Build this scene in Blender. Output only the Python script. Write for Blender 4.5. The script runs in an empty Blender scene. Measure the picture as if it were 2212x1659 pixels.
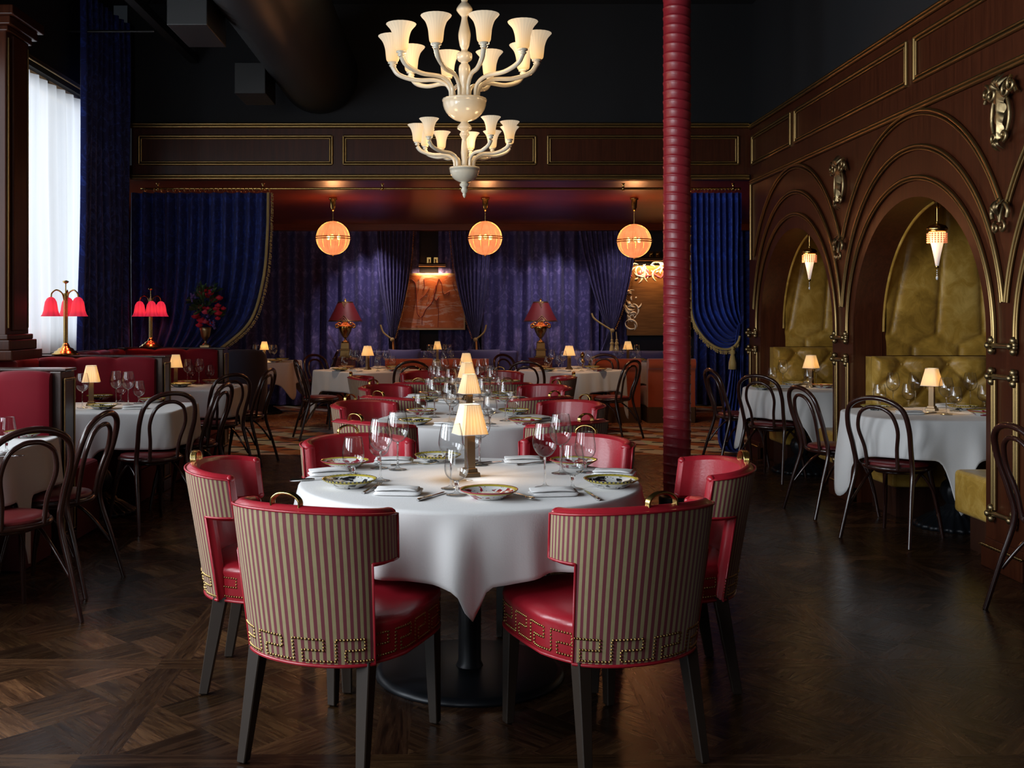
import bpy, math, random
from math import sin, cos, pi, radians, sqrt, atan2, exp, floor
from mathutils import Vector, noise

S = bpy.context.scene
COL = S.collection
random.seed(11)
rnd = random.uniform

# ------------------------------------------------------------------ mesh builder
def lerp(a, b, t): return a + (b - a) * t
def clamp(x, a=0.0, b=1.0): return max(a, min(b, x))
def sstep(a, b, x):
    t = clamp((x - a) / (b - a)); return t * t * (3 - 2 * t)

def catmull(pts, n=6, closed=False):
    P = [Vector(p) for p in pts]; N = len(P); out = []
    rng = range(N if closed else N - 1)
    for i in rng:
        if closed:
            a, b, c, d = P[(i - 1) % N], P[i], P[(i + 1) % N], P[(i + 2) % N]
        else:
            b, c = P[i], P[i + 1]
            a = P[i - 1] if i > 0 else b * 2 - c
            d = P[i + 2] if i + 2 < N else c * 2 - b
        for k in range(n):
            t = k / n
            out.append(0.5 * (2 * b + (c - a) * t + (2 * a - 5 * b + 4 * c - d) * t * t + (3 * b - a - 3 * c + d) * t ** 3))
    if not closed: out.append(P[-1].copy())
    return out

def along(pts, t):
    """piecewise-linear point at t in 0..1 of equally spaced control points"""
    n = len(pts) - 1; x = clamp(t) * n; i = min(int(x), n - 1); f = x - i
    return Vector(pts[i]).lerp(Vector(pts[i + 1]), f)

class MB:
    def __init__(s): s.v = []; s.f = []; s.m = []; s.s = []; s.a = {}
    def add(s, vs, fs, mat=0, smooth=True, attr=None):
        b = len(s.v); s.v += [tuple(p) for p in vs]
        if attr:
            for i, q in enumerate(attr): s.a[b + i] = q
        for f in fs:
            s.f.append(tuple(b + i for i in f)); s.m.append(mat); s.s.append(smooth)
        return s
    def box(s, x0, x1, y0, y1, z0, z1, mat=0):
        vs = [(x, y, z) for z in (z0, z1) for y in (y0, y1) for x in (x0, x1)]
        return s.add(vs, [(0, 2, 3, 1), (4, 5, 7, 6), (0, 1, 5, 4), (2, 6, 7, 3), (0, 4, 6, 2), (1, 3, 7, 5)], mat, False)
    def taper(s, c0, c1, w0, d0, w1, d1, rz=0, mat=0, smooth=False):
        """square-section bar from c0 (w0 x d0) to c1 (w1 x d1)"""
        ca, sa = cos(rz), sin(rz); vs = []
        for c, w, d in ((c0, w0, d0), (c1, w1, d1)):
            for sx, sy in ((-1, -1), (1, -1), (1, 1), (-1, 1)):
                x, y = sx * w / 2, sy * d / 2
                vs.append((c[0] + x * ca - y * sa, c[1] + x * sa + y * ca, c[2]))
        return s.add(vs, [(3, 2, 1, 0), (4, 5, 6, 7), (0, 1, 5, 4), (1, 2, 6, 5), (2, 3, 7, 6), (3, 0, 4, 7)], mat, smooth)
    def grid(s, P, cu=False, cv=False, mat=0, smooth=True, attr=None, mats=None):
        nu, nv = len(P), len(P[0]); vs = [p for r in P for p in r]
        fs = []; ms = []
        for i in range(nu if cu else nu - 1):
            for j in range(nv if cv else nv - 1):
                fs.append((i * nv + j, ((i + 1) % nu) * nv + j, ((i + 1) % nu) * nv + (j + 1) % nv, i * nv + (j + 1) % nv))
                ms.append(mats(i, j) if mats else mat)
        b = len(s.f)
        s.add(vs, fs, mat, smooth, [q for r in attr for q in r] if attr else None)
        if mats: s.m[b:] = ms
        return s
    def tube(s, pts, r, n=8, closed=False, mat=0, cap=True, flat=None):
        P = [Vector(p) for p in pts]; N = len(P)
        R = r if isinstance(r, (list, tuple)) else [r] * N
        T = []
        for i in range(N):
            a = P[(i - 1) % N] if (closed or i > 0) else P[i]
            b = P[(i + 1) % N] if (closed or i < N - 1) else P[i]
            t = b - a; T.append(t.normalized() if t.length > 1e-9 else Vector((0, 0, 1)))
        up = Vector((0, 0, 1)) if abs(T[0].z) < .9 else Vector((1, 0, 0))
        nrm = (up - T[0] * up.dot(T[0])).normalized(); rows = []
        for i in range(N):
            nrm = (nrm - T[i] * nrm.dot(T[i]))
            nrm = nrm.normalized() if nrm.length > 1e-6 else T[i].orthogonal().normalized()
            bn = T[i].cross(nrm)
            rows.append([P[i] + (nrm * cos(2 * pi * k / n) + bn * sin(2 * pi * k / n) * (flat or 1)) * R[i] for k in range(n)])
        s.grid(rows, cu=closed, cv=True, mat=mat)
        if cap and not closed:
            b = len(s.v)
            s.v += [tuple(q) for q in rows[0]] + [tuple(q) for q in rows[-1]]
            s.f += [tuple(range(b, b + n)), tuple(range(b + 2 * n - 1, b + n - 1, -1))]
            s.m += [mat, mat]; s.s += [False, False]
        return s
    def lathe(s, prof, n=20, c=(0, 0, 0), mat=0, flute=None, smooth=True, arc=None):
        rows = []
        for k in range(n):
            th = 2 * pi * k / n
            rows.append([(c[0] + r * (flute(th, z) if flute else 1) * cos(th), c[1] + r * (flute(th, z) if flute else 1) * sin(th), c[2] + z) for r, z in prof])
        return s.grid(rows, cu=True, mat=mat, smooth=smooth)
    def ball(s, c, r, n=10, mat=0, sx=1, sy=1, sz=1):
        m = max(4, n // 2 + 1); rows = []
        for k in range(n):
            th = 2 * pi * k / n
            rows.append([(c[0] + r * sx * sin(pi * j / m) * cos(th), c[1] + r * sy * sin(pi * j / m) * sin(th), c[2] - r * sz * cos(pi * j / m)) for j in range(m + 1)])
        return s.grid(rows, cu=True, mat=mat)
    def plate(s, pts, o, ux, uy, depth, mat=0):
        """extruded flat outline: pts 2D in frame (o,ux,uy), thickness along ux x uy"""
        o, ux, uy = Vector(o), Vector(ux), Vector(uy); nz = ux.cross(uy).normalized() * depth
        a = [o + ux * x + uy * y for x, y in pts]; n = len(a)
        vs = a + [p + nz for p in a]
        fs = [tuple(range(n - 1, -1, -1)), tuple(range(n, 2 * n))] + [(i, (i + 1) % n, n + (i + 1) % n, n + i) for i in range(n)]
        return s.add(vs, fs, mat, False)
    def build(s, name, mats, parent=None, bevel=0, seg=2, subsurf=0, solid=0):
        me = bpy.data.meshes.new(name); me.from_pydata(s.v, [], s.f)
        for m in (mats if isinstance(mats, (list, tuple)) else [mats]): me.materials.append(m)
        me.polygons.foreach_set('material_index', s.m); me.polygons.foreach_set('use_smooth', s.s)
        if s.a:
            at = me.attributes.new('suv', 'FLOAT_VECTOR', 'POINT')
            for i, q in s.a.items(): at.data[i].vector = q
        me.update()
        o = bpy.data.objects.new(name, me); COL.objects.link(o)
        if parent: o.parent = parent
        if solid:
            m = o.modifiers.new('solid', 'SOLIDIFY'); m.thickness = solid; m.offset = 0
        if bevel:
            m = o.modifiers.new('bevel', 'BEVEL'); m.width = bevel; m.segments = seg; m.limit_method = 'ANGLE'; m.angle_limit = radians(40)
        if subsurf:
            m = o.modifiers.new('sub', 'SUBSURF'); m.levels = m.render_levels = subsurf
        return o

def thing(name, label, cat, loc=(0, 0, 0), rz=0, group=None):
    o = bpy.data.objects.new(name, None); COL.objects.link(o); o.empty_display_size = .1
    o.location = loc; o.rotation_euler = (0, 0, rz)
    return tag(o, label, cat, group)
def tag(o, label, cat, group=None):
    o['label'] = label; o['category'] = cat
    if group: o['group'] = group
    return o
def struct(o): o['kind'] = 'structure'; return o
KIDS = {}
def dup(root, loc, rz=0, label=None, group=None):
    """a copy of a thing, of its parts and of their sub-parts"""
    r = root.copy(); COL.objects.link(r); r.location = loc; r.rotation_euler = (0, 0, rz)
    if label: r['label'] = label
    if group: r['group'] = group
    if root.name not in KIDS: KIDS[root.name] = [(c, list(c.children)) for c in root.children]
    for ch, gs in KIDS[root.name]:
        c = ch.copy(); COL.objects.link(c); c.parent = r
        for g in gs:
            d = g.copy(); COL.objects.link(d); d.parent = c
    return r
USED = set()
def place(proto, loc, rz, label, group=None):
    """first use moves the prototype itself, later uses copy it"""
    if proto.name not in USED:
        USED.add(proto.name); list(map(lambda c: None, proto.children))
        KIDS[proto.name] = [(c, list(c.children)) for c in proto.children]
        proto.location = loc; proto.rotation_euler = (0, 0, rz); proto['label'] = label
        if group: proto['group'] = group
        return proto
    return dup(proto, loc, rz, label, group)
def light(name, loc, power, col, r=.03, kind='POINT', parent=None, **k):
    d = bpy.data.lights.new(name, kind); d.energy = power; d.color = col
    if kind != 'AREA': d.shadow_soft_size = r
    for a, b in k.items(): setattr(d, a, b)
    o = bpy.data.objects.new(name, d); COL.objects.link(o); o.location = loc
    if parent: o.parent = parent
    return o

# ------------------------------------------------------------------ materials
class NT:
    def __init__(s, name):
        s.m = bpy.data.materials.new(name); s.m.use_nodes = True; s.t = s.m.node_tree
        s.b = s.t.nodes['Principled BSDF']; s.out = s.t.nodes['Material Output']
    def n(s, typ, **k):
        x = s.t.nodes.new(typ)
        for a, b in k.items(): setattr(x, a, b)
        return x
    def l(s, a, b): s.t.links.new(a, b)
    def put(s, sock, v):
        if hasattr(v, 'is_linked') or isinstance(v, bpy.types.NodeSocket): s.l(v, sock)
        else: sock.default_value = v
    def math(s, op, a, b=0.0, c=None):
        x = s.n('ShaderNodeMath', operation=op); s.put(x.inputs[0], a); s.put(x.inputs[1], b)
        if c is not None: s.put(x.inputs[2], c)
        return x.outputs[0]
    def mix(s, f, a, b):
        x = s.n('ShaderNodeMix', data_type='RGBA')
        s.put(x.inputs[0], f); s.put(x.inputs[6], a if not isinstance(a, tuple) else (*a, 1)[:4]); s.put(x.inputs[7], b if not isinstance(b, tuple) else (*b, 1)[:4])
        return x.outputs[2]
    def ramp(s, f, stops):
        x = s.n('ShaderNodeValToRGB'); s.l(f, x.inputs[0]); e = x.color_ramp.elements
        for i, (p, c) in enumerate(stops):
            if i >= 2: e.new(p)
            e[i].position = p; e[i].color = (*c, 1)[:4]
        return x.outputs[0]
    def coord(s, kind='Object', scale=(1, 1, 1), rot=(0, 0, 0)):
        tc = s.n('ShaderNodeTexCoord'); mp = s.n('ShaderNodeMapping'); s.l(tc.outputs[kind], mp.inputs[0])
        mp.inputs['Scale'].default_value = scale; mp.inputs['Rotation'].default_value = rot
        return mp.outputs[0]
    def attr(s, name): return s.n('ShaderNodeAttribute', attribute_name=name)
    def noise(s, vec, scale=5, detail=2, rough=.5, dist=0):
        x = s.n('ShaderNodeTexNoise'); s.l(vec, x.inputs['Vector'])
        x.inputs['Scale'].default_value = scale; x.inputs['Detail'].default_value = detail
        x.inputs['Roughness'].default_value = rough; x.inputs['Distortion'].default_value = dist
        return x.outputs[0]
    def bump(s, h, strength=.2, dist=.01):
        x = s.n('ShaderNodeBump'); s.l(h, x.inputs['Height']); x.inputs['Strength'].default_value = strength
        x.inputs['Distance'].default_value = dist; s.l(x.outputs[0], s.b.inputs['Normal'])
    def set(s, **k):
        for a, b in k.items():
            q = s.b.inputs[a.replace('_', ' ')]
            if isinstance(b, tuple) and len(b) == 3: b = (*b, 1)
            s.put(q, b)
        return s

def pbr(name, col, rough=.5, metal=0, sheen=0, coat=0, bump=None, spec=.5, var=0, emis=None, es=0):
    t = NT(name); t.set(Base_Color=col, Roughness=rough, Metallic=metal, Coat_Weight=coat, Sheen_Weight=sheen, Specular_IOR_Level=spec)
    if emis: t.set(Emission_Color=emis, Emission_Strength=es)
    if bump or var:
        v = t.coord()
        if bump: t.bump(t.noise(v, bump[0], 3), bump[1], .01)
        if var:
            f = t.noise(v, 3.5, 3, .6)
            t.set(Base_Color=t.mix(f, tuple(c * (1 - var) for c in col), tuple(min(1, c * (1 + var)) for c in col)))
    return t.m

def wood(name, c1, c2, axis='z', scale=1, rough=.25, coat=.4, spec=.5):
    t = NT(name); k = {'x': (.6, 14, 14), 'y': (14, .6, 14), 'z': (14, 14, .6)}[axis]
    v = t.coord(scale=tuple(q * scale for q in k))
    f = t.noise(v, 2.2, 6, .65, .6); g = t.noise(v, 9, 3, .6)
    f2 = t.math('MULTIPLY_ADD', g, .35, t.math('MULTIPLY', f, .75))
    t.set(Base_Color=t.ramp(f2, [(.32, c1), (.72, c2)]), Roughness=rough, Coat_Weight=coat, Coat_Roughness=.2, Specular_IOR_Level=spec)
    t.bump(f2, .05, .004)
    return t.m

M = {}
M['mahogany'] = wood('mahogany', (.028, .0068, .0030), (.080, .0205, .0078), 'z', 1, .34, .12, .28)
M['mahogany_h'] = wood('mahogany ceiling', (.075, .012, .004), (.19, .034, .010), 'x', .7, .34, .12, .25)
M['dark_wood'] = wood('dark booth wood', (.022, .009, .006), (.05, .02, .012), 'z', 1.5, .3, .4)
M['bentwood'] = pbr('bentwood lacquer', (.030, .0095, .007), .25, coat=.5)
M['bentwood_seat'] = pbr('oxblood seat leather', (.14, .016, .018), .35, bump=(60, .05))
M['leg'] = pbr('smoked leg wood', (.030, .020, .014), .42, var=.35)
M['red_leather'] = pbr('red leather', (.36, .013, .024), .33, bump=(90, .06), coat=.15, var=.1)
M['brass'] = pbr('polished brass', (.62, .42, .14), .2, metal=1)
M['gold'] = pbr('gilded moulding', (.40, .27, .11), .36, metal=1)
M['antique'] = pbr('antique gilt', (.36, .27, .14), .38, metal=1, bump=(40, .15))
M['nail'] = pbr('antique brass nailhead', (.32, .2, .07), .3, metal=1)
M['bronze'] = pbr('bronze lamp metal', (.19, .13, .075), .4, metal=.9)
M['silver'] = pbr('silver cutlery', (.72, .72, .72), .16, metal=1)
M['linen'] = pbr('white linen', (.72, .71, .70), .8, sheen=.2, bump=(160, .08))
M['napkin'] = pbr('white napkin cotton', (.80, .79, .78), .8, bump=(200, .08))
M['porcelain'] = pbr('white porcelain', (.75, .74, .71), .15, coat=.3)
M['black_paint'] = pbr('matt black paint', (.0065, .0075, .010), .8)
M['black_duct'] = pbr('black painted metal', (.006, .006, .0065), .45)
M['navy_wall'] = pbr('midnight wall', (.012, .012, .022), .8)
M['red_velvet'] = pbr('crimson velvet', (.20, .004, .014), .7, sheen=.08, spec=.2, var=.2)
M['fringe_red'] = pbr('dark crimson bullion', (.095, .012, .012), .8)
M['orange_velvet'] = pbr('burnt orange velvet', (.42, .075, .022), .75, sheen=.5, var=.12)
M['fringe_brown'] = pbr('brown bullion', (.10, .055, .025), .8)
def velvet_gold():
    t = NT('crushed gold velvet'); v = t.coord(); f = t.noise(v, 7, 5, .65, .8); g = t.noise(v, 2.2, 2, .5, .3); k = t.math('MULTIPLY_ADD', g, .5, t.math('MULTIPLY', f, .6))
    t.set(Base_Color=t.ramp(k, [(.40, (.27, .15, .022)), (.56, (.46, .265, .042)), (.72, (.66, .43, .11))]), Roughness=t.math('MULTIPLY_ADD', f, .3, .22), Sheen_Weight=.05, Specular_IOR_Level=.45); t.bump(f, .25, .02); return t.m
M['gold_velvet'] = velvet_gold()
M['navy_velvet'] = pbr('navy velvet', (.008, .010, .035), .8, sheen=.4)
M['purple_velvet'] = pbr('violet blue velvet', (.055, .045, .16), .75, sheen=.5, var=.3)
M['iron'] = pbr('black cast iron', (.012, .014, .018), .38, metal=.3)
M['leather_col'] = pbr('oxblood wrap leather', (.30, .020, .032), .36, bump=(50, .05), coat=.1, var=.12)
M['trim_thread'] = pbr('gold trim thread', (.42, .28, .085), .6, sheen=.3, var=.4)
M['trim_amber'] = pbr('amber bead trim', (.55, .22, .05), .45, var=.3)
M['milk'] = pbr('milk glass', (.74, .67, .52), .18, coat=.5)
M['crystal'] = pbr('crystal drop', (.8, .82, .85), .05, spec=.9)
M['leaf'] = pbr('foliage green', (.05, .10, .03), .6, var=.4)
M['rose'] = pbr('crimson petals', (.62, .014, .045), .6, var=.35)
M['rose_pink'] = pbr('pink petals', (.62, .05, .10), .6, var=.25)
M['lilac'] = pbr('lilac petals', (.12, .07, .28), .7, var=.3)
M['lacquer'] = pbr('red lacquer chest', (.16, .03, .015), .3, coat=.3)
M['umber'] = pbr('burgundy lamp shade', (.16, .012, .016), .5)
M['canvas_edge'] = pbr('pale frame', (.62, .42, .22), .5)

def stripe_mat():
    t = NT('burgundy and olive stripe'); a = t.attr('suv'); sp = t.n('ShaderNodeSeparateXYZ'); t.l(a.outputs['Vector'], sp.inputs[0])
    w = t.math('FRACT', t.math('DIVIDE', sp.outputs[0], .0240))
    e = t.n('ShaderNodeMapRange', interpolation_type='SMOOTHSTEP'); t.l(w, e.inputs[0]); e.inputs[1].default_value = .47; e.inputs[2].default_value = .53
    f = t.noise(t.coord(), 40, 2)
    oliv = t.mix(f, (.30, .245, .115), (.37, .31, .16))
    t.set(Base_Color=t.mix(e.outputs[0], oliv, (.17, .030, .042)), Roughness=.62, Sheen_Weight=.15)
    return t.m
M['stripe'] = stripe_mat()

def damask(name, dark, lightc, rough=.55, sc=9.0, sheen=.4):
    t = NT(name); a = t.attr('suv'); sp = t.n('ShaderNodeSeparateXYZ'); t.l(a.outputs['Vector'], sp.inputs[0])
    u = t.math('PINGPONG', sp.outputs[0], .21); v = t.math('MODULO', t.math('ADD', sp.outputs[1], 10), .62)
    cb = t.n('ShaderNodeCombineXYZ'); t.l(u, cb.inputs[0]); t.l(v, cb.inputs[1])
    f = t.noise(cb.outputs[0], sc, 2.5, .55, 2.2)
    g = t.noise(cb.outputs[0], sc * 3.2, 2, .5, 2.5)
    k = t.n('ShaderNodeMapRange', interpolation_type='SMOOTHSTEP'); t.l(f, k.inputs[0]); k.inputs[1].default_value = .5; k.inputs[2].default_value = .54
    k2 = t.n('ShaderNodeMapRange', interpolation_type='SMOOTHSTEP'); t.l(g, k2.inputs[0]); k2.inputs[1].default_value = .45; k2.inputs[2].default_value = .6
    p = t.math('MULTIPLY', k.outputs[0], t.math('MULTIPLY_ADD', k2.outputs[0], .6, .4))
    t.set(Base_Color=t.mix(p, dark, lightc), Roughness=t.math('MULTIPLY_ADD', p, -.2, rough + .15), Sheen_Weight=sheen)
    t.bump(p, .15, .003)
    return t.m
M['blue_damask'] = damask('royal blue damask velvet', (.007, .022, .20), (.02, .065, .46), sheen=.1)
M['blue_dark'] = damask('deep blue damask velvet', (.009, .022, .17), (.026, .07, .44), sheen=.15)
M['violet_damask'] = damask('violet blue damask velvet', (.040, .036, .155), (.115, .10, .29), sc=6.0, sheen=.12)
M['tile_plain'] = None

def glass_mat():
    """thin-walled clear glass"""
    t = NT('clear thin glass'); tr = t.n('ShaderNodeBsdfTransparent'); gl = t.n('ShaderNodeBsdfGlossy'); gl.inputs['Roughness'].default_value = .02
    lw = t.n('ShaderNodeLayerWeight'); lw.inputs['Blend'].default_value = .5; t.l(t.ramp(lw.outputs['Facing'], [(.45, (.975, .98, .98)), (.97, (.42, .44, .45))]), tr.inputs[0])
    
    f = t.math('MULTIPLY_ADD', t.math('POWER', lw.outputs['Facing'], 3.0), .62, .085)
    mx = t.n('ShaderNodeMixShader'); t.l(f, mx.inputs[0]); t.l(tr.outputs[0], mx.inputs[1]); t.l(gl.outputs[0], mx.inputs[2]); t.l(mx.outputs[0], t.out.inputs[0])
    return t.m
M['glass'] = glass_mat()
def stem_mat():
    t = NT('solid clear glass'); t.set(Base_Color=(.97, .98, .98), Roughness=.0, Transmission_Weight=1.0, IOR=1.45); return t.m
M['stem_glass'] = stem_mat()

def shade_mat(name, c_lo, c_hi, z0, z1, s_lo, s_hi, pleat=0, base=(.8, .7, .5), n=44, glow=None):
    """lit lamp shade: glows from its bulb (brightest by the bulb)"""
    t = NT(name); tc = t.n('ShaderNodeTexCoord'); sp = t.n('ShaderNodeSeparateXYZ'); t.l(tc.outputs['Object'], sp.inputs[0])
    h = t.n('ShaderNodeMapRange'); t.l(sp.outputs[2], h.inputs[0]); h.inputs[1].default_value = z0; h.inputs[2].default_value = z1
    st = t.math('MULTIPLY_ADD', h.outputs[0], s_hi - s_lo, s_lo)
    if pleat:
        ang = t.math('ARCTAN2', sp.outputs[1], sp.outputs[0])
        w = t.math('SINE', t.math('MULTIPLY', ang, float(n)))
        st = t.math('MULTIPLY', st, t.math('MULTIPLY_ADD', w, pleat, 1 - pleat))
    t.set(Base_Color=base, Roughness=.7, Emission_Color=t.mix(h.outputs[0], c_lo, c_hi), Emission_Strength=st)
    if glow:
        tl = t.n('ShaderNodeBsdfTranslucent'); tl.inputs[0].default_value = (*glow[1], 1); mx = t.n('ShaderNodeMixShader'); mx.inputs[0].default_value = glow[0]
        t.l(t.b.outputs[0], mx.inputs[1]); t.l(tl.outputs[0], mx.inputs[2]); t.l(mx.outputs[0], t.out.inputs[0])
    return t.m
M['lamp_shade'] = shade_mat('lit cream pleated shade', (1, .50, .11), (1, .68, .30), .16, .29, .62, .45, .2, glow=(.05, (1, .62, .2)))
M['milk_lit'] = shade_mat('lit milk glass tulip', (1, .56, .20), (1, .80, .56), .02, .19, .80, .46, .07, (.42, .36, .26), 22)
M['milk_lit_small'] = shade_mat('lit small milk glass tulip', (1, .56, .20), (1, .80, .56), .01, .125, .80, .46, .07, (.42, .36, .26), 22)
M['bell_lit'] = shade_mat('lit pink bell shade', (1, .025, .10), (1, .035, .11), -.17, 0, .5, .6, .2, (.6, .05, .07), 9, glow=(.06, (1, .16, .14)))
M['cone_lit'] = shade_mat('lit crystal cone shade', (.75, .62, .62), (1, .58, .20), -.22, 0, .35, 1.9, .1, (.7, .6, .5), 10)
M['pink_bead'] = pbr('rose glass beads', (.7, .25, .14), .2, emis=(1, .30, .12), es=.35)
def globe_mat():
    t = NT('lit peach silk globe'); tc = t.n('ShaderNodeTexCoord'); nz = t.n('ShaderNodeTexNoise'); t.l(tc.outputs['Object'], nz.inputs['Vector']); nz.inputs['Scale'].default_value = 7
    t.set(Base_Color=(.03, .012, .006), Roughness=.8, Emission_Color=t.mix(nz.outputs[0], (1, .27, .10), (1, .36, .15)), Emission_Strength=t.math('MULTIPLY_ADD', nz.outputs[0], .8, .40))
    tr = t.n('ShaderNodeBsdfTransparent'); tr.inputs[0].default_value = (1, .72, .5, 1); tl = t.n('ShaderNodeBsdfTranslucent'); tl.inputs[0].default_value = (1, .42, .22, 1); a = t.n('ShaderNodeMixShader'); a.inputs[0].default_value = .006; b = t.n('ShaderNodeMixShader'); b.inputs[0].default_value = .3
    t.l(t.b.outputs[0], a.inputs[1]); t.l(tl.outputs[0], a.inputs[2]); t.l(a.outputs[0], b.inputs[1]); t.l(tr.outputs[0], b.inputs[2]); t.l(b.outputs[0], t.out.inputs[0]); return t.m
M['globe'] = globe_mat()
M['bulb'] = pbr('warm bulb', (1, .8, .5), .5, emis=(1, .62, .25), es=9)

def plate_mat(name, blob, line):
    t = NT(name); tc = t.n('ShaderNodeTexCoord'); sp = t.n('ShaderNodeSeparateXYZ'); t.l(tc.outputs['Object'], sp.inputs[0])
    x, y = sp.outputs[0], sp.outputs[1]
    r = t.math('SQRT', t.math('ADD', t.math('MULTIPLY', x, x), t.math('MULTIPLY', y, y)))
    ang = t.math('ARCTAN2', y, x)
    nz = t.noise(tc.outputs['Object'], 34, 1.5, .5, .6)
    inb = t.math('MULTIPLY', t.math('GREATER_THAN', r, .052), t.math('LESS_THAN', r, .089))
    bl = t.math('MULTIPLY', inb, t.math('GREATER_THAN', nz, .545))
    vo = t.n('ShaderNodeTexVoronoi'); t.l(tc.outputs['Object'], vo.inputs['Vector']); vo.inputs['Scale'].default_value = 60
    dots = t.math('MULTIPLY', inb, t.math('LESS_THAN', vo.outputs['Distance'], .16))
    c = t.mix(bl, (.75, .74, .71), blob); c = t.mix(dots, c, (.04, .04, .04))
    c = t.mix(t.math('GREATER_THAN', r, .0905), c, t.mix(t.noise(tc.outputs['Object'], 14, 1), (.62, .48, .06), (.30, .26, .03)))
    e = t.math('GREATER_THAN', r, .1005)
    if line is None:
        e = t.math('MULTIPLY', e, t.math('GREATER_THAN', t.math('SINE', t.math('MULTIPLY', ang, 42.0)), 0.0)); line = (.02, .02, .02)
    up = t.n('ShaderNodeNewGeometry'); c = t.mix(e, c, line)
    t.set(Base_Color=c, Roughness=.18, Coat_Weight=.3); return t.m
M['plate_black'] = plate_mat('porcelain with black flowers', (.015, .015, .018), None)
M['plate_red'] = plate_mat('porcelain with crimson flowers', (.30, .012, .03), (.30, .012, .03))

def sheer_mat():
    t = NT('white sheer voile'); d = t.n('ShaderNodeBsdfDiffuse'); d.inputs[0].default_value = (.80, .81, .83, 1)
    tl = t.n('ShaderNodeBsdfTranslucent'); tl.inputs[0].default_value = (.50, .51, .53, 1); tr = t.n('ShaderNodeBsdfTransparent')
    a = t.n('ShaderNodeMixShader'); a.inputs[0].default_value = .7; t.l(d.outputs[0], a.inputs[1]); t.l(tl.outputs[0], a.inputs[2])
    b = t.n('ShaderNodeMixShader'); b.inputs[0].default_value = .06; t.l(a.outputs[0], b.inputs[1]); t.l(tr.outputs[0], b.inputs[2]); t.l(b.outputs[0], t.out.inputs[0])
    return t.m
M['sheer'] = sheer_mat()
M['pane'] = None
def floor_mat():
    t = NT('smoked oak parquet'); uv = t.n('ShaderNodeUVMap', uv_map='grain'); tn = t.attr('tone')
    mp = t.n('ShaderNodeMapping'); t.l(uv.outputs[0], mp.inputs[0]); mp.inputs['Scale'].default_value = (2.2, 26, 1)
    f = t.noise(mp.outputs[0], 1.0, 5, .62, 1.6); g = t.noise(mp.outputs[0], 5, 3, .6, .4)
    k = t.math('MULTIPLY_ADD', g, .4, t.math('MULTIPLY', f, .7))
    c = t.ramp(k, [(.36, (.008, .004, .0025)), (.52, (.040, .018, .0085)), (.75, (.095, .046, .020))])
    sp = t.n('ShaderNodeSeparateColor'); t.l(tn.outputs['Color'], sp.inputs[0])
    c2 = t.n('ShaderNodeMix', data_type='RGBA', blend_type='MULTIPLY'); c2.inputs[0].default_value = 1; t.l(c, c2.inputs[6]); t.l(tn.outputs['Color'], c2.inputs[7])
    t.set(Base_Color=c2.outputs[2], Roughness=t.math('MULTIPLY_ADD', f, .16, .19), Specular_IOR_Level=.36)
    t.bump(k, .25, .004); return t.m
M['parquet'] = floor_mat()
def mosaic_mat():
    t = NT('inlaid terracotta and cream tile'); tn = t.attr('tone'); f = t.noise(t.coord(), 18, 3)
    c2 = t.n('ShaderNodeMix', data_type='RGBA', blend_type='MULTIPLY'); c2.inputs[0].default_value = .5; t.l(tn.outputs['Color'], c2.inputs[6]); t.l(t.ramp(f, [(.3, (.6, .6, .6)), (.7, (1, 1, 1))]), c2.inputs[7])
    t.set(Base_Color=c2.outputs[2], Roughness=.42, Specular_IOR_Level=.3); return t.m
M['mosaic'] = mosaic_mat()
def rug_mat():
    t = NT('persian rug wool'); v = t.coord(scale=(1, 1, 1))
    f = t.noise(v, 9, 3, .6, 1.5); g = t.noise(v, 26, 2, .5, 1)
    c = t.ramp(f, [(.35, (.03, .025, .06)), (.47, (.36, .10, .03)), (.56, (.42, .20, .06)), (.68, (.12, .02, .02))])
    t.set(Base_Color=t.mix(t.math('GREATER_THAN', g, .58), c, (.50, .33, .15)), Roughness=.95); return t.m
M['rug'] = rug_mat()
# ------------------------------------------------------------------ camera
CAMH = 1.4; F = 2250.0; VX, VY = 985.0, 685.0       # eye height, focal length and vanishing point in frame pixels
cam = bpy.data.cameras.new('camera'); camo = bpy.data.objects.new('camera', cam); COL.objects.link(camo)
camo.location = (0, 0, CAMH); camo.rotation_euler = (pi / 2, 0, 0)
cam.sensor_width = 36; cam.lens = 36 * F / 2212; cam.shift_x = (1106 - VX) / 2212; cam.shift_y = -(829.5 - VY) / 2212
cam.clip_start = .05; cam.clip_end = 100; S.camera = camo
TH = .756                                            # height of every cloth top
def on_top(px, py, h=TH):
    """where a point measured in the photograph stands on a horizontal surface of height h"""
    Y = F * (CAMH - h) / (py - VY); return ((px - VX) * Y / F, Y, h)

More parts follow.
